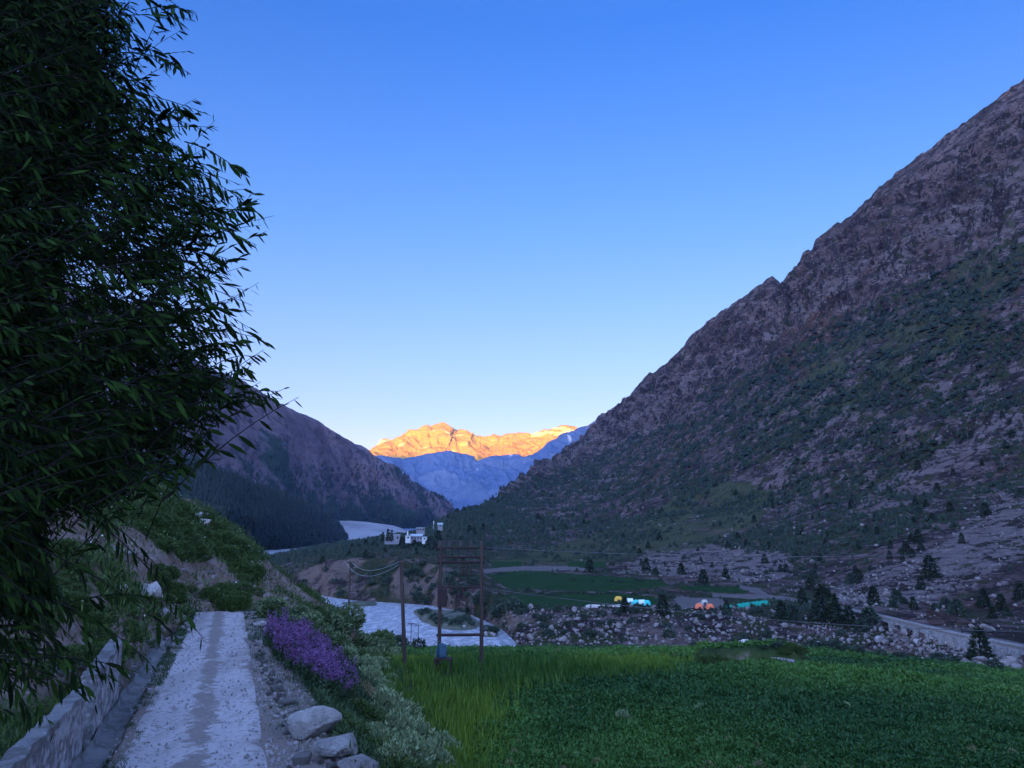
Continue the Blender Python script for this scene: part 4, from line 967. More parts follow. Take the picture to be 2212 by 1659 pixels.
# ================================================================ person on the far road
def person(px, py, d, label):
    q_ = P(px, py, d)
    J = {'pel': (0, 0, 0.93), 'sp': (0, 0.01, 1.12), 'ch': (0, 0, 1.33), 'nk': (0, 0, 1.5), 'hd': (0, -0.01, 1.60), 'ht': (0, 0, 1.72),
         'sl': (-0.18, 0, 1.42), 'el': (-0.24, 0.02, 1.14), 'wl': (-0.22, -0.08, 0.9), 'hl': (-0.21, -0.11, 0.80), 'sr': (0.18, 0, 1.42), 'er': (0.25, 0.03, 1.14), 'wr': (0.22, -0.06, 0.9), 'hr': (0.21, -0.09, 0.80),
         'hpl': (-0.09, 0, 0.88), 'kl': (-0.11, -0.03, 0.5), 'al': (-0.11, 0.02, 0.09), 'tl': (-0.12, -0.15, 0.03), 'hpr': (0.09, 0, 0.88), 'kr': (0.13, 0.0, 0.5), 'ar': (0.14, 0.06, 0.09), 'tr': (0.15, -0.1, 0.03)}
    E = [('pel', 'sp'), ('sp', 'ch'), ('ch', 'nk'), ('nk', 'hd'), ('hd', 'ht'), ('ch', 'sl'), ('sl', 'el'), ('el', 'wl'), ('wl', 'hl'), ('ch', 'sr'), ('sr', 'er'), ('er', 'wr'), ('wr', 'hr'),
         ('pel', 'hpl'), ('hpl', 'kl'), ('kl', 'al'), ('al', 'tl'), ('pel', 'hpr'), ('hpr', 'kr'), ('kr', 'ar'), ('ar', 'tr')]
    Rd = dict(pel=0.15, sp=0.14, ch=0.17, nk=0.065, hd=0.1, ht=0.07, sl=0.075, el=0.055, wl=0.038, hl=0.035, sr=0.075, er=0.055, wr=0.038, hr=0.035, hpl=0.1, kl=0.07, al=0.05, tl=0.04, hpr=0.1, kr=0.07, ar=0.05, tr=0.04)
    ks = list(J); me_ = bpy.data.meshes.new('person_body'); me_.from_pydata([J[k] for k in ks], [(ks.index(a), ks.index(b)) for a, b in E], [])
    e_ = empty('person', tuple(q_), 0.5, label=label, category='person')
    o = obj('body', me_, e_); me_.materials.append(m_cloth)
    sk_ = o.modifiers.new('skin', 'SKIN')
    if not me_.skin_vertices: pass
    for i, k in enumerate(ks):
        sv = me_.skin_vertices[0].data[i]; sv.radius = (Rd[k], Rd[k] * 0.8); sv.use_root = (k == 'pel')
    o.modifiers.new('sub', 'SUBSURF').levels = 1
    mb = MB(); mb.tube([(0, -0.01, 1.64), (0, 0.0, 1.70), (0, 0.0, 1.76)], [0.115, 0.11, 0.05], 10); mb.build('hair', m_hair, e_)
    return e_
try:
    person(2079, 1374, 167.8, 'dark-clothed person standing on the far road above the retaining wall')
except Exception as ex:
    print('PERSON', ex)

# ================================================================ vegetation templates
def blob_leaves(n, rx, rz, L, W, seed, up=0.3, shape='ball', z0=0.0, lump=0.35):
    r = np.random.default_rng(seed)
    d = r.normal(size=(n, 3)); d /= np.linalg.norm(d, axis=1, keepdims=True)
    rad = (0.45 + 0.55 * r.random(n) ** 0.5) * (1 + lump * 2 * fbm(d * 1.6 + seed, 2, seed))
    if shape == 'cone':
        t = r.random(n) ** 1.3; rr = rx * (1 - t) ** 0.75 * (0.35 + 0.65 * r.random(n) ** 0.5) * (1 + lump * 2 * fbm(np.stack([np.cos(np.arctan2(d[:, 1], d[:, 0])) * 1.5, np.sin(np.arctan2(d[:, 1], d[:, 0])) * 1.5, t * 4 + seed], -1), 2, seed))
        a = np.arctan2(d[:, 1], d[:, 0]); C = np.stack([rr * np.cos(a), rr * np.sin(a), z0 + rz * t], -1)
        D = np.stack([np.cos(a), np.sin(a), 0.4 + 0 * a], -1) + r.normal(size=(n, 3)) * 0.5
    else:
        C = d * rad[:, None] * [rx, rx, rz]; C[:, 2] = C[:, 2] * np.where(C[:, 2] < 0, 0.6, 1) + z0 + rz * 0.55
        D = d + r.normal(size=(n, 3)) * 0.6 + [0, 0, up]
    return leaf_cloud(C, D, L * (0.6 + 0.8 * r.random(n)), W * (0.7 + 0.6 * r.random(n)), seed + 1)

def plant_template(name, leafm, seeds, n, rx, rz, L, W, crown='foliage', stem='stem', shape='ball', z0=0.0, up=0.3, stemr=0.03, nst=4):
    out = []
    for sd in seeds:
        V, Fc, rn = blob_leaves(n, rx, rz, L, W, sd, up, shape, z0)
        cm = mesh(crown, V, Fc, leafm, False, dict(rnd=rn))
        r = random.Random(sd); mb = MB()
        for k in range(nst):
            a = r.uniform(0, 6.28); q_ = rx * 0.55 * (0 if nst == 1 else 1)
            mb.tube([(0, 0, -0.3), (math.cos(a) * q_ * 0.4, math.sin(a) * q_ * 0.4, z0 + rz * 0.4), (math.cos(a) * q_, math.sin(a) * q_, z0 + rz * 0.85)], [stemr, stemr * 0.7, stemr * 0.3], 5)
        sm = bpy.data.meshes.new(stem); sm.from_pydata(mb.v, [], mb.f); sm.materials.append(m_bark)
        out.append((name, crown, stem, cm, sm))
    return out
def place(tp, loc, s, rz, label, category, group=None, sz=1.0, parts=True):
    name, cn, sn, cm, sm = tp
    if not parts:
        o = obj(name, cm, label=label, category=category, group=group); o.location = loc; o.scale = (s, s, s * sz); o.rotation_euler = (0, 0, rz); return o
    e_ = empty(name, loc, rz, label=label, category=category, group=group); e_.scale = (s, s, s * sz)
    obj(cn, cm, e_); obj(sn, sm, e_)
    return e_
T_jun = plant_template('juniper_tree', m_jun, range(600, 605), 420, 1.25, 3.4, 0.55, 0.30, 'crown', 'trunk', 'cone', 0.15, nst=1, stemr=0.14) + plant_template('juniper_tree', m_jun2, range(605, 608), 420, 1.7, 2.6, 0.55, 0.30, 'crown', 'trunk', 'cone', 0.1, nst=1, stemr=0.14)
T_bush = plant_template('bush', m_jun2, range(610, 614), 320, 1.3, 1.1, 0.5, 0.3, 'foliage', 'stem')
T_shrub = plant_template('shrub', m_shrub, range(620, 624), 1500, 0.8, 0.6, 0.16, 0.06)
T_midsh = plant_template('leafy_shrub', m_mid, range(630, 634), 1300, 0.8, 0.65, 0.19, 0.10)
T_pale = plant_template('pale_shrub', m_pale, range(640, 644), 1500, 0.75, 0.75, 0.15, 0.065, up=0.9)
T_dry = plant_template('dry_weed', m_dry, range(650, 653), 420, 0.5, 0.6, 0.16, 0.03, up=1.2)
T_pop = plant_template('poplar_tree', m_jun, range(660, 663), 420, 1.0, 6.0, 0.7, 0.35, 'crown', 'trunk', 'cone', 0.6, nst=1, stemr=0.16)

# ---- junipers on the right mountain and terrace
g, pxm, pym, Tm = RM['G'], RM['px'], RM['py'], RM['T']
occ = []
def scatter(n, cond, dens, seed, mind):
    r = np.random.default_rng(seed); out = []
    ii, jj = np.where(cond); w = dens[ii, jj].astype(float).clip(0)
    # weight by photo-visible area so far slopes are not overfull
    k = r.choice(len(ii), size=n * 3, p=w / w.sum(), replace=True)
    for a in k:
        p_ = (pxm[ii[a], jj[a]], pym[ii[a], jj[a]])
        if all((p_[0] - o[0]) ** 2 + (p_[1] - o[1]) ** 2 > mind ** 2 for o in occ[-400:]):
            occ.append(p_); out.append((ii[a], jj[a]))
        if len(out) >= n: break
    return out
fieldm = (RM['field'] + RM['path']) > 0.2
inview = (pxm > 540) & (pxm < 2225)
cl = 0.5 + 2.2 * fbm(g / 30.0, 3, 701)
nj = 0
# lower slope above the road and behind the tents
for (i, j) in scatter(150, (Tm > 3.15) & (Tm < 5.4) & (pxm > 1250) & inview & ~fieldm, cl, 11, 12):
    s = random.uniform(0.55, 1.25) * (1.25 if pxm[i, j] > 1800 else 1.0)
    place(random.choice(T_jun), g[i, j] - [0, 0, 0.2], s, random.uniform(0, 6.28), 'small dark juniper dotted on the boulder slope beyond the tents and far road', 'juniper', 'junipers on the lower right slope'); nj += 1
for (i, j) in scatter(50, (Tm > 3.2) & (Tm < 7.9) & (pxm > 900) & (pxm < 1300) & inview & ~fieldm, cl, 12, 8):
    place(random.choice(T_jun), g[i, j] - [0, 0, 0.3], random.uniform(0.8, 1.8), random.uniform(0, 6.28), 'dark juniper on the wooded shoulder where the right mountain meets the valley', 'juniper', 'junipers on the wooded shoulder', parts=False)
for (i, j) in scatter(46, (Tm > 1.0) & (Tm < 8.0) & (pxm < 1010) & inview & (pym > 1160), cl + 0.5, 13, 8):
    place(random.choice(T_jun), g[i, j] - [0, 0, 0.3], random.uniform(0.6, 1.3), random.uniform(0, 6.28), 'dark bushy juniper on the terrace above the river bank', 'juniper', 'junipers on the river terrace', parts=False)
for (i, j) in scatter(44, (Tm > 0.1) & (Tm < 1.1) & (pxm > 1110) & (pxm < 1830), cl, 14, 9):
    place(random.choice(T_bush), g[i, j] - [0, 0, 0.2], random.uniform(0.5, 1.1), random.uniform(0, 6.28), 'dark bush among boulders on the bank below the tents', 'bush', 'bushes on the bouldery bank', parts=False)
for (i, j) in scatter(58, (Tm > 0.0) & (Tm < 1.1) & (pxm < 1130) & ((pxm < 1020) | (Tm > 0.45)) & inview, cl, 15, 6):
    place(random.choice(T_bush), g[i, j] - [0, 0, 0.2], random.uniform(0.7, 1.7), random.uniform(0, 6.28), 'dark bush clinging to the eroded earth bank over the river', 'bush', 'bushes on the earth bank', parts=False)
for (i, j) in scatter(54, (Tm > 1.05) & (Tm < 4.3) & (pxm > 1040) & (pxm < 1800) & ~fieldm, cl + 0.4, 18, 8):
    place(random.choice(T_bush), g[i, j] - [0, 0, 0.2], random.uniform(0.45, 0.95), random.uniform(0, 6.28), 'dark bush between the green terraces and the tents', 'bush', 'bushes around the terraces and tents', parts=False)
for ya, xa, xb, n_ in ((1279, 1075, 1440, 26), (1250, 1180, 1460, 11), (1262, 1455, 1620, 8), (1236, 1060, 1200, 5)):
    for k in range(n_):
        h_ = hit(xa + (xb - xa) * (k + random.random()) / n_, ya + random.uniform(-3, 3), near=False, rad=7)
        if h_ is not None: place(random.choice(T_bush), h_ - Vector((0, 0, 0.2)), random.uniform(0.35, 0.8), random.uniform(0, 6.28), 'dark bush in a hedge line along a green terrace', 'bush', 'hedge bushes along the terraces', 0.8, parts=False)
# named trees
for px_, py_, hpx, kind_, lab in ((2120, 1424, 56, 0, 'large cone-shaped juniper standing alone below the retaining wall'), (1780, 1338, 62, 0, 'tallest dark tree of the clump at the left end of the far road'), (1800, 1336, 44, 1, 'rounder dark tree right of the tallest tree at the end of the far road'),
        (1735, 1300, 26, 2, 'slim dark tree left of the clump beside the far road'), (1690, 1340, 36, 3, 'dark tree on the bank below the right end of the green net'), (1835, 1350, 36, 0, 'dark tree in front of the left end of the retaining wall'), (1880, 1352, 44, 5, 'broad dark tree covering the left end of the retaining wall'),
        (1862, 1362, 30, 6, 'low broad tree below the broad tree at the retaining wall'), (1713, 1345, 40, 5, 'broad dark tree on the bank between the net and the tree clump'), (1432, 1326, 36, 1, 'pointed dark juniper standing on the bank edge right of the turquoise tents'),
        (1571, 1317, 20, 2, 'slim dark tree at the left end of the green net'), (1350, 1322, 26, 3, 'dark tree just below the turquoise tents'), (2010, 1250, 40, 0, 'dark conical juniper high on the scree above the far road'), (1938, 1298, 30, 5, 'reddish-dark juniper on the scree right above the road start'),
        (1520, 1256, 26, 1, 'dark juniper by the boulders behind the orange tents'), (1395, 1226, 22, 2, 'pointed juniper on the pale path behind the far field'), (1275, 1228, 24, 3, 'lone juniper at the right end of the pale path')):
    h_ = hit(px_, py_, near=py_ > 1400, rad=8)
    if h_ is None: continue
    s = hpx * unit(h_.y) / 3.0
    place(T_jun[kind_], h_ - Vector((0, 0, 0.2)), s, random.uniform(0, 6), lab, 'juniper')
for px_, hpx, lab in ((827, 20, 'left'), (838, 26, 'middle'), (846, 24, 'right')):
    q_ = P(px_, 1170, 480); place(T_pop[0], q_ - np.array([0, 0, 0.3]), hpx * unit(480) / 6.4, 0, 'slim poplar before the pale house, the %s one of three' % lab, 'poplar', 'poplars by the pale house')
for k, (px_, py_, hh_) in enumerate([(760, 1180, 14), (775, 1178, 12), (790, 1176, 18), (806, 1174, 20), (868, 1172, 20), (893, 1176, 18), (905, 1178, 16), (930, 1168, 24), (945, 1162, 22), (884, 1176, 14), (899, 1175, 16), (912, 1176, 13), (921, 1177, 17), (872, 1178, 15), (855, 1178, 12), (926, 1150, 14), (895, 1150, 12), (975, 1122, 14), (990, 1110, 16), (1005, 1104, 10), (1024, 1098, 9), (700, 1182, 10), (720, 1178, 12), (680, 1190, 10)]):
    h_ = hit(px_, py_, near=False, rad=8)
    if h_ is None: continue
    place(random.choice(T_jun), h_ - Vector((0, 0, 0.4)), hh_ * unit(h_.y) / 3.5, random.uniform(0, 6), 'dark tree on the skyline of the terrace near the hilltop houses', 'tree', 'skyline trees near the hilltop houses', parts=False)

# the rest of the junipers and scrub as one mass
vg = RM['veg']
ii, jj = np.where((Tm > 0.1) & ((Tm > 1.05) | (pxm < 1100)) & (Tm < 7.95) & inview & ~fieldm & (pxm > 560))
tl_ = Tm[ii, jj]
w = np.where((tl_ > 4) & (tl_ < 7), 1.0, 0.55) * np.clip(vg[ii, jj] - 0.10, 0, 0.8) * (0.3 + np.clip(fbm(g[ii, jj] / 14.0, 3, 711) * 3 + 0.5, 0, 2)) * np.where(tl_ > 7.0, 0.08, 1)
w = w * np.where(tl_ < 1.2, 0.7, 1)
NS = 27000
k = rng.choice(len(ii), size=NS, p=w / w.sum())
base = g[ii[k], jj[k]] + rng.normal(size=(NS, 3)) * [1.5, 1.5, 0]
hh = (0.7 + 2.6 * rng.random(NS) ** 2.4) * np.clip(base[:, 1] / 420, 0.6, 1.6)
V, Fc, rn = cone_trees(base - [0, 0, 0.3], hh, hh * (0.35 + 0.45 * rng.random(NS)), 8, 3, 7)
obj('scrub', mesh('scrub', V, Fc, m_jun, False, dict(rnd=rn)), kind='stuff', label='scattered dark scrub covering the right mountain slope', category='scrub')
# left side wood
gL = PATCHES[1]
a_, b_, _d = proj(gL)
cond = (a_ > 380) & (a_ < 990) & (b_ > 1000)
ii, jj = np.where(cond); cw = np.clip(fbm(gL[ii, jj] / 90.0, 4, 721) * 3 + 0.3, 0, 2) * sstep(980, 1120, b_[ii, jj]) + 0.03
k = rng.choice(len(ii), size=7000, p=cw / cw.sum())
base = gL[ii[k], jj[k]] + rng.normal(size=(7000, 3)) * [5, 5, 0]
hh = 5 + 6 * rng.random(7000)
V, Fc, rn = cone_trees(base - [0, 0, 1.0], hh, hh * 0.3, 9, 2, 5)
obj('woodland', mesh('woodland', V, Fc, m_conif, False, dict(rnd=rn)), kind='stuff', label='sparse dark woodland on the foot of the left mountain', category='wood')

for o_, c_, dn in ISL:
    for k in range(14 if o_ is islA[0] else 3):
        q_ = c_ + (dn[random.randrange(len(dn))] - c_) * random.uniform(0.1, 0.85) ** 0.6; q_[2] = CZ + H + 0.9
        place(random.choice(T_bush), q_, random.uniform(0.7, 1.6), random.uniform(0, 6.28), 'low dark bush on the island in the river', 'bush', 'bushes on the river island', 0.7, parts=False)
    for k in range(14):
        q_ = c_ + (dn[random.randrange(len(dn))] - c_) * random.uniform(0.7, 1.02); q_[2] = CZ + H + 0.2
        rock(q_, random.uniform(0.6, 1.6), 'grey boulder at the shore of the river island', 'boulders around the river island', dark=True, sink=0.1)
# ---- boulders on the bank and slopes
def stone_field(pts, sizes, m, seed, name, label):
    import bmesh
    bm = bmesh.new(); bmesh.ops.create_icosphere(bm, subdivisions=1, radius=1.0); V0 = np.array([v.co[:] for v in bm.verts]); F0 = np.array([[v.index for v in f.verts] for f in bm.faces]); bm.free()
    r = np.random.default_rng(seed); n = len(pts)
    sc = (0.6 + 0.6 * r.random((n, 1, 3))) * np.asarray(sizes)[:, None, None]
    V = V0[None] * sc * (0.75 + 0.5 * r.random((n, len(V0), 1))) + pts[:, None]
    Fc = F0[None] + (np.arange(n) * len(V0))[:, None, None]
    return obj(name, mesh(name, V.reshape(-1, 3), Fc.reshape(-1, 3), m), kind='stuff', label=label, category='rubble')
for (i, j) in scatter(110, (Tm > 0.05) & (Tm < 1.15) & (pxm > 1110) & (pxm < 2200), cl + 0.6, 16, 7):
    rock(g[i, j], random.choice([0.9, 1.1, 1.4, 1.9]) * (1.0 if pxm[i, j] < 1900 else 1.2), 'grey boulder on the bank beneath the tents and the far road', 'boulders on the bank below the camp', dark=(2 if random.random() < 0.9 else 1), sink=0.1)
for (i, j) in scatter(90, (Tm > 3.1) & (Tm < 5.2) & (pxm > 1300) & inview & ~fieldm, cl + 0.3, 17, 9):
    rock(g[i, j], random.choice([0.8, 1.1, 1.5, 2.3]), 'grey boulder on the scree slope above the camp and far road', 'boulders on the right scree slope', dark=2, sink=0.1)
sel = (Tm > 0.0) & (Tm < 1.2) & (pxm > 1090); ii, jj = np.where(sel); k = rng.choice(len(ii), 3500)
stone_field(g[ii[k], jj[k]] + rng.normal(size=(3500, 3)) * 0.3, 0.12 + 0.42 * rng.random(3500) ** 2.5, m_bank, 31, 'rubble', 'pale rubble covering the bank below the tents')
sel = (Tm > 3.05) & (Tm < 5.5) & (pxm > 1250) & inview & ~fieldm; ii, jj = np.where(sel); wt_ = 0.15 + RM['talus'][ii, jj]; k = rng.choice(len(ii), 5000, p=wt_ / wt_.sum()); 
stone_field(g[ii[k], jj[k]] + rng.normal(size=(5000, 3)) * 0.3, 0.15 + 0.55 * rng.random(5000) ** 4, m_bank, 32, 'rubble', 'scree stones strewn over the lower right slope')
rock_px(1605, 1392, 26, 'big pale slab at the far edge of the green field', sc=(1, 0.8, 0.8)); rock_px(1770, 1392, 16, 'white boulder at the field edge, left of the dark hedge', sc=(1, 1, 0.8))
rock_px(1992, 1424, 7, 'single small white stone lying in the right part of the field')
rock_px(2050, 1392, 16, 'pale boulder below the middle of the retaining wall')

# ================================================================ near vegetation
def near_pt(px, py): return hit(px, py)
def plant_px(tp, px, py, wpx, label, cat, group=None, sz=1.0, base=1.5, near=True, parts=True):
    h_ = hit(px, py, near=near, rad=8)
    if h_ is None: return
    s = wpx * unit(h_.y) / base
    place(tp, h_ - Vector((0, 0, 0.05)), s, random.uniform(0, 6.28), label, cat, group, sz, parts)
def rnd_in(poly, n, seed):
    r = random.Random(seed); xs = [a[0] for a in poly]; ys_ = [a[1] for a in poly]; out = []
    while len(out) < n:
        x, y = r.uniform(min(xs), max(xs)), r.uniform(min(ys_), max(ys_))
        if in_poly(np.array(x), np.array(y), poly): out.append((x, y))
    out.sort(key=lambda a: a[1]); return out
# right roadside slope shrubs
for x, y in rnd_in([(560, 1325), (620, 1322), (690, 1330), (760, 1345), (830, 1385), (860, 1425), (800, 1450), (740, 1430), (680, 1380), (610, 1345)], 58, 1):
    plant_px(random.choice(T_midsh + T_shrub[:2]), x, y + 8, random.uniform(38, 62), 'leafy green shrub on the bank between the purple flowers and the river', 'shrub', 'leafy shrubs above the river')
for x, y in rnd_in([(745, 1420), (800, 1440), (850, 1460), (830, 1520), (790, 1510), (760, 1460)], 14, 2):
    plant_px(random.choice(T_pale), x, y + 12, random.uniform(38, 56), 'pale silvery shrub at the edge of the tall grass', 'shrub', 'pale shrubs at the field edge')
for x, y in rnd_in([(770, 1400), (860, 1415), (870, 1440), (790, 1432)], 7, 3):
    plant_px(random.choice(T_dry + T_pale), x, y + 8, random.uniform(28, 40), 'pale dry-tipped shrub where the grass field meets the bank', 'shrub', 'dry-tipped shrubs by the leaning pole')
for x, y, w in ((830, 1550, 90), (868, 1560, 80), (850, 1600, 95), (895, 1610, 90), (880, 1650, 100), (930, 1660, 90), (845, 1660, 90), (810, 1610, 80), (955, 1625, 70)):
    plant_px(random.choice(T_pale), x, y + 18, w, 'large silver-leaved shrub at the corner of the field beside the boulders', 'shrub', 'silver shrubs beside the boulders')
for x, y, w in ((760, 1590, 70), (730, 1560, 60), (790, 1560, 70), (770, 1540, 60), (820, 1640, 90), (860, 1690, 100), (905, 1700, 90), (840, 1705, 80)):
    plant_px(random.choice(T_shrub), x, y + 12, w, 'dark green weedy shrub behind the big roadside boulders', 'shrub', 'dark shrubs behind the boulders')
for x, y in rnd_in([(735, 1470), (790, 1480), (850, 1560), (800, 1570), (750, 1530)], 16, 4):
    plant_px(random.choice(T_dry), x, y + 14, random.uniform(30, 46), 'tall dry yellowish weed behind the purple flowers', 'weed', 'dry weeds behind the purple flowers', sz=1.4)
# purple flower plants
def fireweed(seed):
    r = random.Random(seed); C = []; D = []; mb = MB(); spikes = []
    for s_ in range(4):
        a = s_ * 1.57 + r.uniform(-0.5, 0.5); q_ = r.uniform(0.06, 0.24); x, y = q_ * math.cos(a), q_ * math.sin(a); h = r.uniform(0.8, 1.15); lx, ly = r.uniform(-0.12, 0.12), r.uniform(-0.12, 0.12)
        mb.tube([(x * 0.3, y * 0.3, -0.1), (x, y, h * 0.4), (x + lx, y + ly, h)], [0.008, 0.006, 0.004], 4)
        for k in range(44):
            t = r.uniform(0.1, 0.62); b = r.uniform(0, 6.28); C.append((x + lx * t, y + ly * t, h * t)); D.append((math.cos(b), math.sin(b), 0.7))
        Cp = []; Dp = []
        for k in range(38):
            t = r.uniform(0.60, 1.0); b = r.uniform(0, 6.28); w = 0.085 * (1.15 - t); Cp.append((x + lx * t + w * math.cos(b), y + ly * t + w * math.sin(b), h * t)); Dp.append((math.cos(b), math.sin(b), 0.5))
        V, Fc, rn = leaf_cloud(np.array(Cp), np.array(Dp), 0.055, 0.04, seed * 7 + s_); spikes.append(mesh('flower_spike', V, Fc, m_fire, False, dict(rnd=rn)))
    V, Fc, rn = leaf_cloud(np.array(C), np.array(D), 0.15, 0.03, seed); lm = mesh('leaves', V, Fc, m_weed, False, dict(rnd=rn))
    sm = bpy.data.meshes.new('stem'); sm.from_pydata(mb.v, [], mb.f); sm.materials.append(m_weed)
    return lm, spikes, sm
FW = [fireweed(800 + i) for i in range(4)]
for x, y in rnd_in([(572, 1392), (600, 1372), (650, 1395), (720, 1450), (765, 1500), (750, 1530), (715, 1520), (660, 1480), (600, 1432)], 150, 5):
    h_ = near_pt(x, y + 6)
    if h_ is None: continue
    lm, fm, sm = random.choice(FW)
    e_ = empty('flowering_plant', h_, random.uniform(0, 6.28), label='tall purple-flowered plant in the dense patch beside the road', category='flower', group='purple flowers beside the road'); e_.scale = [random.uniform(0.6, 1.3)] * 3
    obj('leaves', lm, e_)
    for f_ in fm: obj('flower_spike', f_, e_)

# weeds under everything on the roadside slope (one mass)
def ground_leaves(name, N, xfun, m, L, W, label, cat, seed, up=1.0, hgt=0.2, kind=1, cond=None, tilt=0.6):
    r = np.random.default_rng(seed); x, y = xfun(r, N)
    z = zn(x, y); C = np.stack([x, y, z + hgt * r.random(N) * (0.7 + 2.6 * np.clip(fbm(np.stack([x / 0.9, y / 1.4, 0 * x], -1), 2, 473) + 0.1, 0, 1))], -1)
    if cond is not None:
        kk = cond(x, y, C); C = C[kk]
    n = len(C); D = r.normal(size=(n, 3)) * tilt + [0, 0, up]
    sc = np.clip(C[:, 1] / 28.0, 0.7, 3.2)
    V, Fc, rn = leaf_cloud(C, D, L * np.minimum(sc, 1.15 if up > 2 else 1.9) * (0.5 + r.random(n)), W * sc * (0.7 + 0.6 * r.random(n)), seed + 1, kind)
    big_ = np.clip(0.5 + 2.2 * fbm(np.stack([C[:, 0] / 9, C[:, 1] / 16, 0 * C[:, 0]], -1), 4, 777), 0, 1); rn = np.clip(rn * 0.5 + np.repeat(big_, len(V) // n) * 0.85 - 0.25, 0, 1)
    if name == 'crops':      # strips of different crops: darker in the middle, lighter in the near left and right
        cx_, cy_, _q = proj(C); dk = np.exp(-((cx_ - 1800) / 420) ** 2 - ((cy_ - 1535) / 55) ** 2) + 0.7 * np.exp(-((cx_ - 1230) / 90) ** 2 - ((cy_ - 1560) / 60) ** 2) + 0.8 * (np.abs(cy_ - 1424 - 6 * np.sin(cx_ / 90)) < 5)
        lt = np.exp(-((cx_ - 1480) / 260) ** 2 - ((cy_ - 1570) / 50) ** 2) + np.exp(-((cx_ - 1450) / 300) ** 2 - ((cy_ - 1404) / 10) ** 2)
        rn = np.clip(rn * np.repeat(np.clip(1 - 0.95 * dk, 0.05, 1), len(V) // n) + np.repeat(lt * 0.25, len(V) // n), 0, 1)
    return obj(name, mesh(name, V, Fc, m, False, dict(rnd=rn)), kind='stuff', label=label, category=cat)
def side_xy(r, N):
    y = 14 + 56 * r.random(N) ** 1.1; u = 3.1 + (np.interp(y, [0, 27, 48, 70], [4.2, 4.6, 7.0, 9.0]) + 0.6) * r.random(N); return xc(y) + u, y
ground_leaves('weeds', 60000, side_xy, m_weed, 0.22, 0.05, 'dark weeds and grass covering the bank right of the road', 'weeds', 41, 1.0, 0.25)
def field_xy(r, N):
    y = 22 / (1 - 0.862 * r.random(N)) ; y = np.clip(y, 22, 154); px_ = r.uniform(820, 2620, N); v = -0.35; return (px_ - CX) / F * y / 1.045, y
def crop_xy(r, N):
    x, y = field_xy(r, N)
    a = y + 0.22 * x + 1.6 * fbm(np.stack([x / 14, y / 14, 0 * x], -1), 2, 455); row = np.round(a / 0.75) * 0.75
    return x, y + (row - a) * np.where(r.random(N) < 0.72, 0.8, 0.0) + r.normal(size=N) * 0.10
def infield(x, y, C):
    u = x - xc(y); W_ = np.interp(y, [0, 27, 48, 70], [4.2, 4.6, 7.0, 9.0]); dx = (x - BANKC[0]) / 3.9; dy = (y - BANKC[1] - 3.0) / 4.5
    q2 = dx * dx + dy * dy
    return (u > 2.8 + W_ * 0.85) & ((q2 > 1.15) | (q2 < 0.62) | (dy > 0.0))
def tallmask(x, y):
    px_ = CX + F * x / (y * 0.96)
    lim = np.interp(y, [22, 27, 36, 44, 48, 62, 70], [1030, 1060, 1100, 1200, 1470, 1480, 1100]) + 260 * fbm(np.stack([x / 6, y / 6, 0 * x], -1), 3, 451)
    
    rr_ = _h((x * 997).astype(np.int64), (y * 991).astype(np.int64), 0 * x.astype(np.int64), 5)
    return rr_ < sstep(70, -70, px_ - lim) if False else rr_ < 1 - sstep(-70, 70, px_ - lim)
def condT(x, y, C): return infield(x, y, C) & tallmask(x, y) & (y < 75)
def condC(x, y, C): return infield(x, y, C) & (fbm(np.stack([x / 1.3, y / 2.2, 0 * x], -1), 3, 471) + 0.25 * fbm(np.stack([x / 11, y / 20, 0 * x], -1), 2, 472) > -0.27) & ~(tallmask(x, y) & (y < 60))
ground_leaves('tall_grass', 170000, field_xy, m_tall, 0.42, 0.035, 'tall yellow-green grass filling the near left part of the field', 'grass', 42, 2.2, 0.25, 1, condT, 0.42)
ground_leaves('crops', 760000, crop_xy, m_crop, 0.115, 0.065, 'low dark green leafy crop covering the field', 'crops', 43, 0.9, 0.28, 1, condC, 0.9)
for x, y in rnd_in([(1000, 1462), (1100, 1462), (1130, 1485), (1060, 1500), (1000, 1490)], 14, 61) + rnd_in([(900, 1500), (2200, 1480), (2200, 1650), (950, 1650)], 46, 62):
    plant_px(random.choice(T_dry + T_pale[:1] + T_shrub[:2]), x, y, random.uniform(12, 26) * (y - 1300) / 250, 'lone weed standing above the leaves of the field', 'weed', 'weeds scattered through the field', 1.2)
# dry tufts in the bottom of the field and bushes along terrace lines
for x, y in [(1560, 1655), (1600, 1668), (1640, 1660), (1680, 1672), (1530, 1670), (1740, 1668), (1160, 1640), (1100, 1655), (1220, 1668), (1290, 1650)]:
    plant_px(random.choice(T_dry), x, y + 10, random.uniform(34, 52), 'pale dry weed poking out of the field near the bottom of the photo', 'weed', 'dry weeds in the near field')
for x, y in rnd_in([(1540, 1424), (1640, 1420), (1700, 1468), (1760, 1440), (1900, 1460), (1780, 1480), (1600, 1474)], 20, 6):
    plant_px(random.choice(T_shrub), x, y, random.uniform(16, 28), 'low green bush around the sunken stony hollow in the field', 'bush', 'bushes around the hollow in the field', sz=0.7)
for i in range(30):
    x = random.uniform(1650, 2212); y = np.interp(x, [1650, 1780, 1830, 2212], [1396, 1400, 1412, 1446]) + random.uniform(-3, 3)
    plant_px(random.choice(T_bush), x, y, random.uniform(14, 30), 'dark bush in the hedge line along the far right field edge', 'bush', 'bushes along the right field edge', parts=False, base=2.4, sz=0.8)
for i in range(18):
    x = random.uniform(860, 1660); y = np.interp(x, [860, 1000, 1660], [1400, 1396, 1396]) + random.uniform(-2, 3)
    plant_px(random.choice(T_bush), x, y, random.uniform(10, 20), 'low dark bush at the far edge of the field above the river', 'bush', 'bushes along the far field edge', parts=False, base=2.4, sz=0.6)
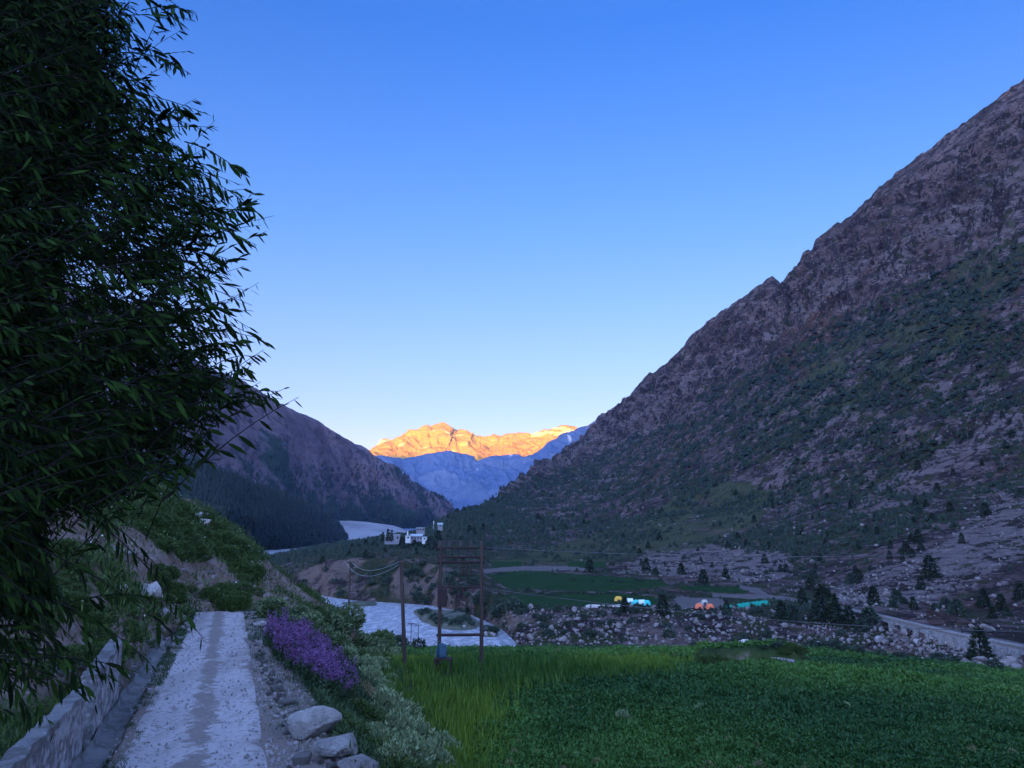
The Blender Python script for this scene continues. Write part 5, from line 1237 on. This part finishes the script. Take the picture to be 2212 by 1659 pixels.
for x, y, w in ((880, 1398, 30), (862, 1400, 34), (905, 1402, 26), (975, 1396, 34), (1000, 1396, 26), (845, 1396, 30)):
    plant_px(random.choice(T_bush), x, y, w, 'dark rounded bush between the leaning pole and the river', 'bush', 'bushes beside the river near the poles', base=2.4)
for k in range(16):
    t_ = -2.9 + 2.6 * k / 15
    fx, fy = BANKC[0] + 3.75 * math.cos(t_), BANKC[1] + 3.0 + 4.3 * math.sin(t_)
    place(random.choice(T_shrub), (fx, fy, float(zn(fx, fy)) - 0.1), random.uniform(0.5, 0.8), random.uniform(0, 6.28), 'low green bush growing on the steep front of the raised patch in the field', 'bush', 'bushes on the raised patch in the field', 0.8)
for (xa, ya, xb, yb) in ((1150, 1424, 1330, 1420), (1330, 1432, 1500, 1421), (1180, 1412, 1500, 1413), (1050, 1418, 1100, 1420)):
    for k in range(14):
        plant_px(random.choice(T_dry + T_pale[:1]), xa + (xb - xa) * (k + random.random()) / 14, ya + (yb - ya) * k / 14 + random.uniform(-2, 2), random.uniform(7, 13), 'small pale weed growing along a terrace edge in the far field', 'weed', 'pale weeds along the terrace edges', parts=False)
# flat pale slab and stones at the hollow
rock_px(1690, 1432, 100, 'broad flat pale slab lying on the raised edge of the hollow', sc=(1.2, 0.5, 0.10), sink=0.42, tilt=0.03, k=2, dark=True)
for x, y, w in ((1600, 1462, 14), (1612, 1466, 12), (1645, 1462, 14), (1655, 1465, 10), (1625, 1460, 10), (1672, 1470, 8)):
    rock_px(x, y, w, 'small pale stone at the foot of the hollow in the field', 'pale stones in the field hollow', name='stone')

# left slope shrubs
for x, y in rnd_in([(300, 1085), (420, 1090), (470, 1130), (540, 1190), (575, 1240), (560, 1275), (500, 1240), (440, 1205), (380, 1190), (300, 1160)], 66, 7):
    plant_px(random.choice(T_shrub), x, y + 6, random.uniform(24, 46), 'green shrub on the upper part of the left slope', 'shrub', 'shrubs on the upper left slope', near=False)
for x, y in rnd_in([(330, 1225), (400, 1240), (430, 1300), (400, 1320), (350, 1290)], 18, 8):
    plant_px(random.choice(T_shrub), x, y + 6, random.uniform(24, 40), 'green shrub on the slope just left of the road bend', 'shrub', 'shrubs left of the road bend', near=False)
for x, y in rnd_in([(450, 1270), (530, 1265), (555, 1300), (520, 1322), (455, 1310)], 16, 9):
    plant_px(random.choice(T_shrub), x, y + 4, random.uniform(26, 44), 'green shrub on the soil bank directly above the end of the road', 'shrub', 'shrubs above the end of the road', near=False)
for x, y in rnd_in([(60, 1180), (300, 1180), (310, 1330), (330, 1400), (240, 1440), (60, 1460), (0, 1300)], 60, 10):
    if in_poly(np.array(x), np.array(y), [(170, 1175), (310, 1175), (420, 1320), (330, 1345), (180, 1300)]): continue
    plant_px(random.choice(T_shrub), x, y + 10, random.uniform(36, 60), 'dark green shrub on the shaded slope under the overhanging tree', 'shrub', 'shrubs under the overhanging tree')
def left_xy(r, N):
    y = 12 + 36 * r.random(N); return xc(y) - 2.9 - 5 * r.random(N) ** 1.3, y
ground_leaves('grass', 40000, left_xy, m_shrub, 0.20, 0.04, 'green grass and weeds on the ground left of the road', 'grass', 44, 1.2, 0.25, cond=lambda x, y, C: (x - xc(y) < -3.0))
def verge_xy(r, N):
    y = 13 + 36 * r.random(N); return xc(y) - 1.35 - 0.55 * r.random(N), y
ground_leaves('verge_grass', 9000, verge_xy, m_weed, 0.10, 0.02, 'thin grass tufts between the road and the concrete gutter', 'grass', 45, 1.0, 0.04, cond=lambda x, y, C: fbm(C / 0.6, 3, 461) > 0.02)
# grass on spur
ii, jj = np.where((TS > 0.05) & (TS < 2.05) & (SPX > 150) & (SPX < 720)); wS = np.clip(vS[ii, jj] - 0.25, 0, 1) + 0.01
k = rng.choice(len(ii), 40000, p=wS / wS.sum()); C = GS[ii[k], jj[k]] + rng.normal(size=(40000, 3)) * [0.3, 0.3, 0.06]
V, Fc, rn = leaf_cloud(C, rng.normal(size=(40000, 3)) * 0.6 + [0, 0, 1.2], 0.35 * (0.5 + rng.random(40000)), 0.09, 46)
obj('hillside_grass', mesh('hillside_grass', V, Fc, m_shrub, False, dict(rnd=rn)), kind='stuff', label='rough green grass growing on the left slope', category='grass')
# tiny white flowers on slope and bank
k = rng.choice(len(ii), 220, p=wS / wS.sum()); C = GS[ii[k], jj[k]] + [0, 0, 0.55] + rng.normal(size=(220, 3)) * [0.3, 0.3, 0.1]
V, Fc, rn = leaf_cloud(C, rng.normal(size=(220, 3)), 0.11, 0.09, 47)
obj('wildflowers', mesh('wildflowers', V, Fc, m_petal, False, dict(rnd=rn)), kind='stuff', label='tiny whitish wildflowers dotted over the left slope', category='flowers')
# loose gravel on road shoulders
def shoulder(n, u0, u1, seed, y0=14, y1=52):
    r = np.random.default_rng(seed); y = y0 + (y1 - y0) * r.random(n) ** 1.3; u = u0 + (u1 - u0) * r.random(n); x = xc(y) + u; return np.stack([x, y, zn(x, y)], -1)
stone_field(shoulder(4500, 1.55, 3.3, 51), 0.012 + 0.055 * rng.random(4500) ** 3, m_stone2, 52, 'gravel', 'loose gravel along the right shoulder of the road')
ground_leaves('shoulder_grass', 9000, lambda r, N: (lambda y: (xc(y) + 1.5 + 1.9 * r.random(N), y))(13 + 38 * r.random(N)), m_weed, 0.10, 0.02, 'sparse weeds among the gravel on the right road shoulder', 'weeds', 58, 1.0, 0.04, cond=lambda x, y, C: fbm(C / 0.9, 2, 462) > 0.04)
stone_field(shoulder(2600, -1.6, 1.7, 56) + np.array([0, 0, 0.03]), 0.008 + 0.035 * rng.random(2600) ** 3, m_stone2, 57, 'gravel', 'small stones lying loose on the road surface')
stone_field(shoulder(900, -3.0, -1.6, 53), 0.02 + 0.06 * rng.random(900) ** 2, m_stone2, 54, 'gravel', 'loose gravel along the gutter left of the road')

# ================================================================ the overhanging willow on the left
def willow():
    R_ = random.Random(3); nr = np.random.default_rng(3)
    base = Vector((-5.2, 6.0, float(zn(-5.2, 6.0)) - 0.3))
    e_ = empty('willow_tree', base, 0, label='big dark narrow-leaved tree overhanging the whole left side', category='tree')
    SIL = [(-60, 320), (0, 335), (60, 350), (100, 350), (200, 385), (275, 430), (300, 420), (370, 490), (450, 560), (500, 520), (550, 500), (600, 510), (660, 480), (700, 515), (740, 560), (790, 520), (850, 560), (880, 520), (920, 460),
           (980, 450), (1010, 420), (1060, 350), (1110, 270), (1160, 200), (1220, 170), (1300, 190), (1380, 210), (1450, 190), (1540, 130), (1659, 40)]
    sx = [a[0] for a in SIL]; sy = [a[1] for a in SIL]
    # trunk and limbs
    mb = MB(); limbs = []
    for k in range(7):
        tx, ty, tz = -4.6 + R_.uniform(-1.4, 1.0), 5.6 + R_.uniform(-1.0, 2.2), R_.uniform(6.0, 9.5)
        m1 = base.lerp(Vector((tx, ty, tz)), 0.5) + Vector((R_.uniform(-.3, .3), R_.uniform(-.3, .3), 0.2))
        pts = [base + Vector((R_.uniform(-.15, .15), R_.uniform(-.15, .15), 0)), base.lerp(m1, 0.5) + Vector((R_.uniform(-.1, .1), 0, 0)), m1, Vector((tx, ty, tz))]
        mb.tube([p - base for p in pts], [0.13, 0.10, 0.06, 0.02], 7); limbs.append(pts)
    mb.build('trunk', m_bark, e_)
    LC = []; LD = []; LL = []; tw = MB()
    def twig(S0, E, nleaf, lw, sagf=0.12):
        if R_.random() < 0.22: nleaf = int(nleaf * 0.6)
        S0 = np.array(S0, float); E = np.array(E, float); d = E - S0; ln = np.linalg.norm(d)
        M_ = (S0 + E) / 2 + [0, 0, ln * sagf]
        pts = [(1 - t) ** 2 * S0 + 2 * t * (1 - t) * M_ + t * t * E for t in np.linspace(0, 1, 7)]
        tw.tube([tuple(p - np.array(base)) for p in pts], [0.0042, 0.0038, 0.0034, 0.003, 0.0024, 0.0018, 0.0012], 4, False)
        for k in range(nleaf):
            t = 0.04 + 0.96 * (k + R_.random() * 0.6) / nleaf; t = min(t, 1)
            p = (1 - t) ** 2 * S0 + 2 * t * (1 - t) * M_ + t * t * E
            tg = 2 * (1 - t) * (M_ - S0) + 2 * t * (E - M_); tg = tg / np.linalg.norm(tg)
            sd = nr.normal(size=3); sd -= tg * sd.dot(tg); sd /= np.linalg.norm(sd)
            LC.append(p); LD.append(tg * 0.75 + sd * 0.65 + np.array([0.05, 0, -0.45 - 0.35 * R_.random()])); LL.append(lw * R_.uniform(0.6, 1.15) * (1.0 if t < 0.85 else 0.6))
    def towards(px, py, d, ln, up=0.15):
        E = P(px, py, d); S0 = E + np.array([-ln * R_.uniform(0.45, 1.0), R_.uniform(-0.4, 0.5), -ln * (R_.uniform(-0.35, 0.75) if py < 1050 else R_.uniform(-0.9, 0.1))])
        return S0, E
    # reaching sprays that make the outline
    for px, py, d in ((592, 466, 4.2), (560, 430, 4.3), (575, 500, 4.3), (548, 450, 4.2), (520, 400, 4.4), (560, 610, 4.3), (545, 660, 4.2), (570, 755, 4.1), (610, 862, 4.1), (575, 850, 4.3), (455, 250, 4.4), (395, 20, 4.5), (410, 110, 4.5), (550, 770, 4.3), (535, 386, 4.2), (470, 372, 4.4), (555, 530, 4.1), (500, 560, 4.4), (527, 575, 4.4), (520, 640, 4.3), (500, 655, 4.5), (470, 275, 4.4), (425, 212, 4.4), (410, 160, 4.6), (425, 30, 4.5), (400, 62, 4.6),
                      (460, 310, 4.4), (430, 340, 4.5), (645, 858, 4.0), (600, 845, 4.1), (578, 742, 4.2), (545, 712, 4.3), (540, 800, 4.2), (500, 690, 4.5), (470, 905, 4.2), (480, 990, 4.1), (470, 960, 4.3), (455, 940, 4.4), (430, 1010, 4.2), (440, 470, 4.6),
                      (480, 430, 4.4), (450, 600, 4.4), (470, 740, 4.4), (560, 765, 4.4), (520, 870, 4.4), (445, 1390, 4.4), (330, 1440, 4.4), (120, 1590, 4.2), (70, 1560, 4.3), (395, 1290, 4.7), (210, 1530, 4.4), (240, 1480, 4.5)):
        for q_ in range(2):
            S0, E = towards(px + (R_.uniform(-50, 0) if q_ else 0), py + (R_.uniform(-30, 30) if q_ else 0), d, R_.uniform(0.7, 1.05))
            twig(S0, E, 24, 0.112)
    N = 0
    while N < 2300:
        py = R_.uniform(-120, 1500); lim = float(np.interp(py, sx, sy))
        dens_edge = R_.random()
        px = lim - 40 - abs(R_.gauss(0, 1)) * 190 if dens_edge < 0.55 else R_.uniform(-120, min(lim - 60, 330))
        if px < -150: continue
        if py > 1060 and R_.random() < 0.60: continue
        if py > 1180 and px > 200 and R_.random() < 0.6: continue
        d = R_.uniform(4.1, 6.8) if px > 200 else R_.uniform(4.0, 7.6)
        S0, E = towards(px, py, d, R_.uniform(0.45, 0.8)); twig(S0, E, 16, 0.102); N += 1
    # dense inner mass
    N = 0
    while N < 3300:
        py = R_.uniform(-150, 1330); px = R_.uniform(-160, 200 + 60 * math.sin(py / 130)) if py < 1060 else R_.uniform(-160, 110)
        d = R_.uniform(5.0, 8.0); S0, E = towards(px, py, d, R_.uniform(0.4, 0.7)); twig(S0, E, 18, 0.13); N += 1
    b0 = np.array(base)
    V, Fc, rn = leaf_cloud(np.array(LC) - b0, np.array(LD), np.array(LL), np.array(LL) * 0.20, 9, 2, 0.18)
    obj('crown', mesh('crown', V, Fc, m_willow, False, dict(rnd=rn)), e_)
    tw.build('twigs', m_bark, e_)
willow()

# ================================================================ air, sky, sun, camera
hz = MB().box((-7500, -4600, -49.5), (7500, 8600, 1650)).build('haze', None or m_white, None, kind='stuff', label='thin blue evening haze filling the valley', category='haze')
hm = bpy.data.materials.new('haze'); hm.use_nodes = True; nt = hm.node_tree
for n in list(nt.nodes):
    if n.type != 'OUTPUT_MATERIAL': nt.nodes.remove(n)
pv = nt.nodes.new('ShaderNodeVolumePrincipled'); pv.inputs['Density'].default_value = 3.6e-5; pv.inputs['Color'].default_value = (0.25, 0.49, 1.0, 1); pv.inputs['Anisotropy'].default_value = 0.0
nt.links.new(pv.outputs[0], [n for n in nt.nodes if n.type == 'OUTPUT_MATERIAL'][0].inputs['Volume'])
hz.data.materials.clear(); hz.data.materials.append(hm)

W_ = bpy.data.worlds.new('World'); S.world = W_; W_.use_nodes = True; nt = W_.node_tree
bg = nt.nodes['Background']
sky = nt.nodes.new('ShaderNodeTexSky'); sky.sky_type = 'NISHITA'; sky.sun_disc = False
sky.sun_elevation = SEL; sky.altitude = 3000; sky.air_density = 1.0; sky.dust_density = 0.3; sky.ozone_density = 3.0
SUNV = Vector((-math.sin(SAZ) * math.cos(SEL), -math.cos(SAZ) * math.cos(SEL), math.sin(SEL)))   # towards the sun
sky.sun_rotation = math.pi + SAZ
tint = nt.nodes.new('ShaderNodeMix'); tint.data_type = 'RGBA'; tint.blend_type = 'MULTIPLY'; tint.inputs['Factor'].default_value = 1.0

tcw = nt.nodes.new('ShaderNodeTexCoord'); sep = nt.nodes.new('ShaderNodeSeparateXYZ'); nt.links.new(tcw.outputs['Generated'], sep.inputs[0])
cr = nt.nodes.new('ShaderNodeValToRGB'); nt.links.new(sep.outputs['Z'], cr.inputs[0])   # evening air: paler towards the horizon
els = [(0.0, (2.75, 1.10, 0.88)), (0.11, (2.3, 1.02, 0.9)), (0.36, (1.0, 0.86, 0.95)), (0.57, (0.26, 0.67, 1.08)), (1.0, (1.15, 1.0, 1.15))]
while len(cr.color_ramp.elements) < len(els): cr.color_ramp.elements.new(0.5)
for e_, (p_, c_) in zip(cr.color_ramp.elements, els): e_.position = p_; e_.color = (*c_, 1)
# the sky on the sunset side, behind the viewer, is brighter
sunw = nt.nodes.new('ShaderNodeVectorMath'); sunw.operation = 'DOT_PRODUCT'; nt.links.new(tcw.outputs['Generated'], sunw.inputs[0]); sunw.inputs[1].default_value = (SUNV.x, SUNV.y, 0.25)
mr = nt.nodes.new('ShaderNodeMapRange'); mr.interpolation_type = 'SMOOTHSTEP'; mr.inputs['From Min'].default_value = -0.45; mr.inputs['From Max'].default_value = 0.5; nt.links.new(sunw.outputs['Value'], mr.inputs['Value'])
gl2 = nt.nodes.new('ShaderNodeMix'); gl2.data_type = 'RGBA'; nt.links.new(mr.outputs[0], gl2.inputs['Factor']); nt.links.new(cr.outputs[0], gl2.inputs['A']); gl2.inputs['B'].default_value = (10.6, 5.3, 4.6, 1)
nt.links.new(gl2.outputs['Result'], tint.inputs['B'])
nt.links.new(sky.outputs[0], tint.inputs['A']); nt.links.new(tint.outputs['Result'], bg.inputs['Color'])
bg.inputs['Strength'].default_value = 0.15
sl = bpy.data.lights.new('sun', 'SUN'); sl.energy = 4.4; sl.angle = math.radians(0.5); sl.color = (1.0, 0.34, 0.01)
so = bpy.data.objects.new('sun', sl); COL.objects.link(so); so.rotation_euler = (-SUNV).to_track_quat('-Z', 'Y').to_euler(); so.location = (0, -50, 60)

cam = bpy.data.cameras.new('camera'); co = bpy.data.objects.new('camera', cam); COL.objects.link(co)
cam.sensor_width = 36; cam.lens = F / 2212 * 36; cam.clip_start = 0.1; cam.clip_end = 30000
co.location = (0, 0, CZ); co.rotation_euler = (math.pi / 2 + TH, 0, 0)
S.camera = co
S.view_settings.view_transform = 'Standard'; S.view_settings.look = 'None'; S.view_settings.exposure = 2.5; S.view_settings.gamma = 1
S.cycles.max_bounces = 4; S.cycles.diffuse_bounces = 2; S.cycles.glossy_bounces = 1; S.cycles.volume_bounces = 0; S.cycles.transparent_max_bounces = 4
S.cycles.use_denoising = True
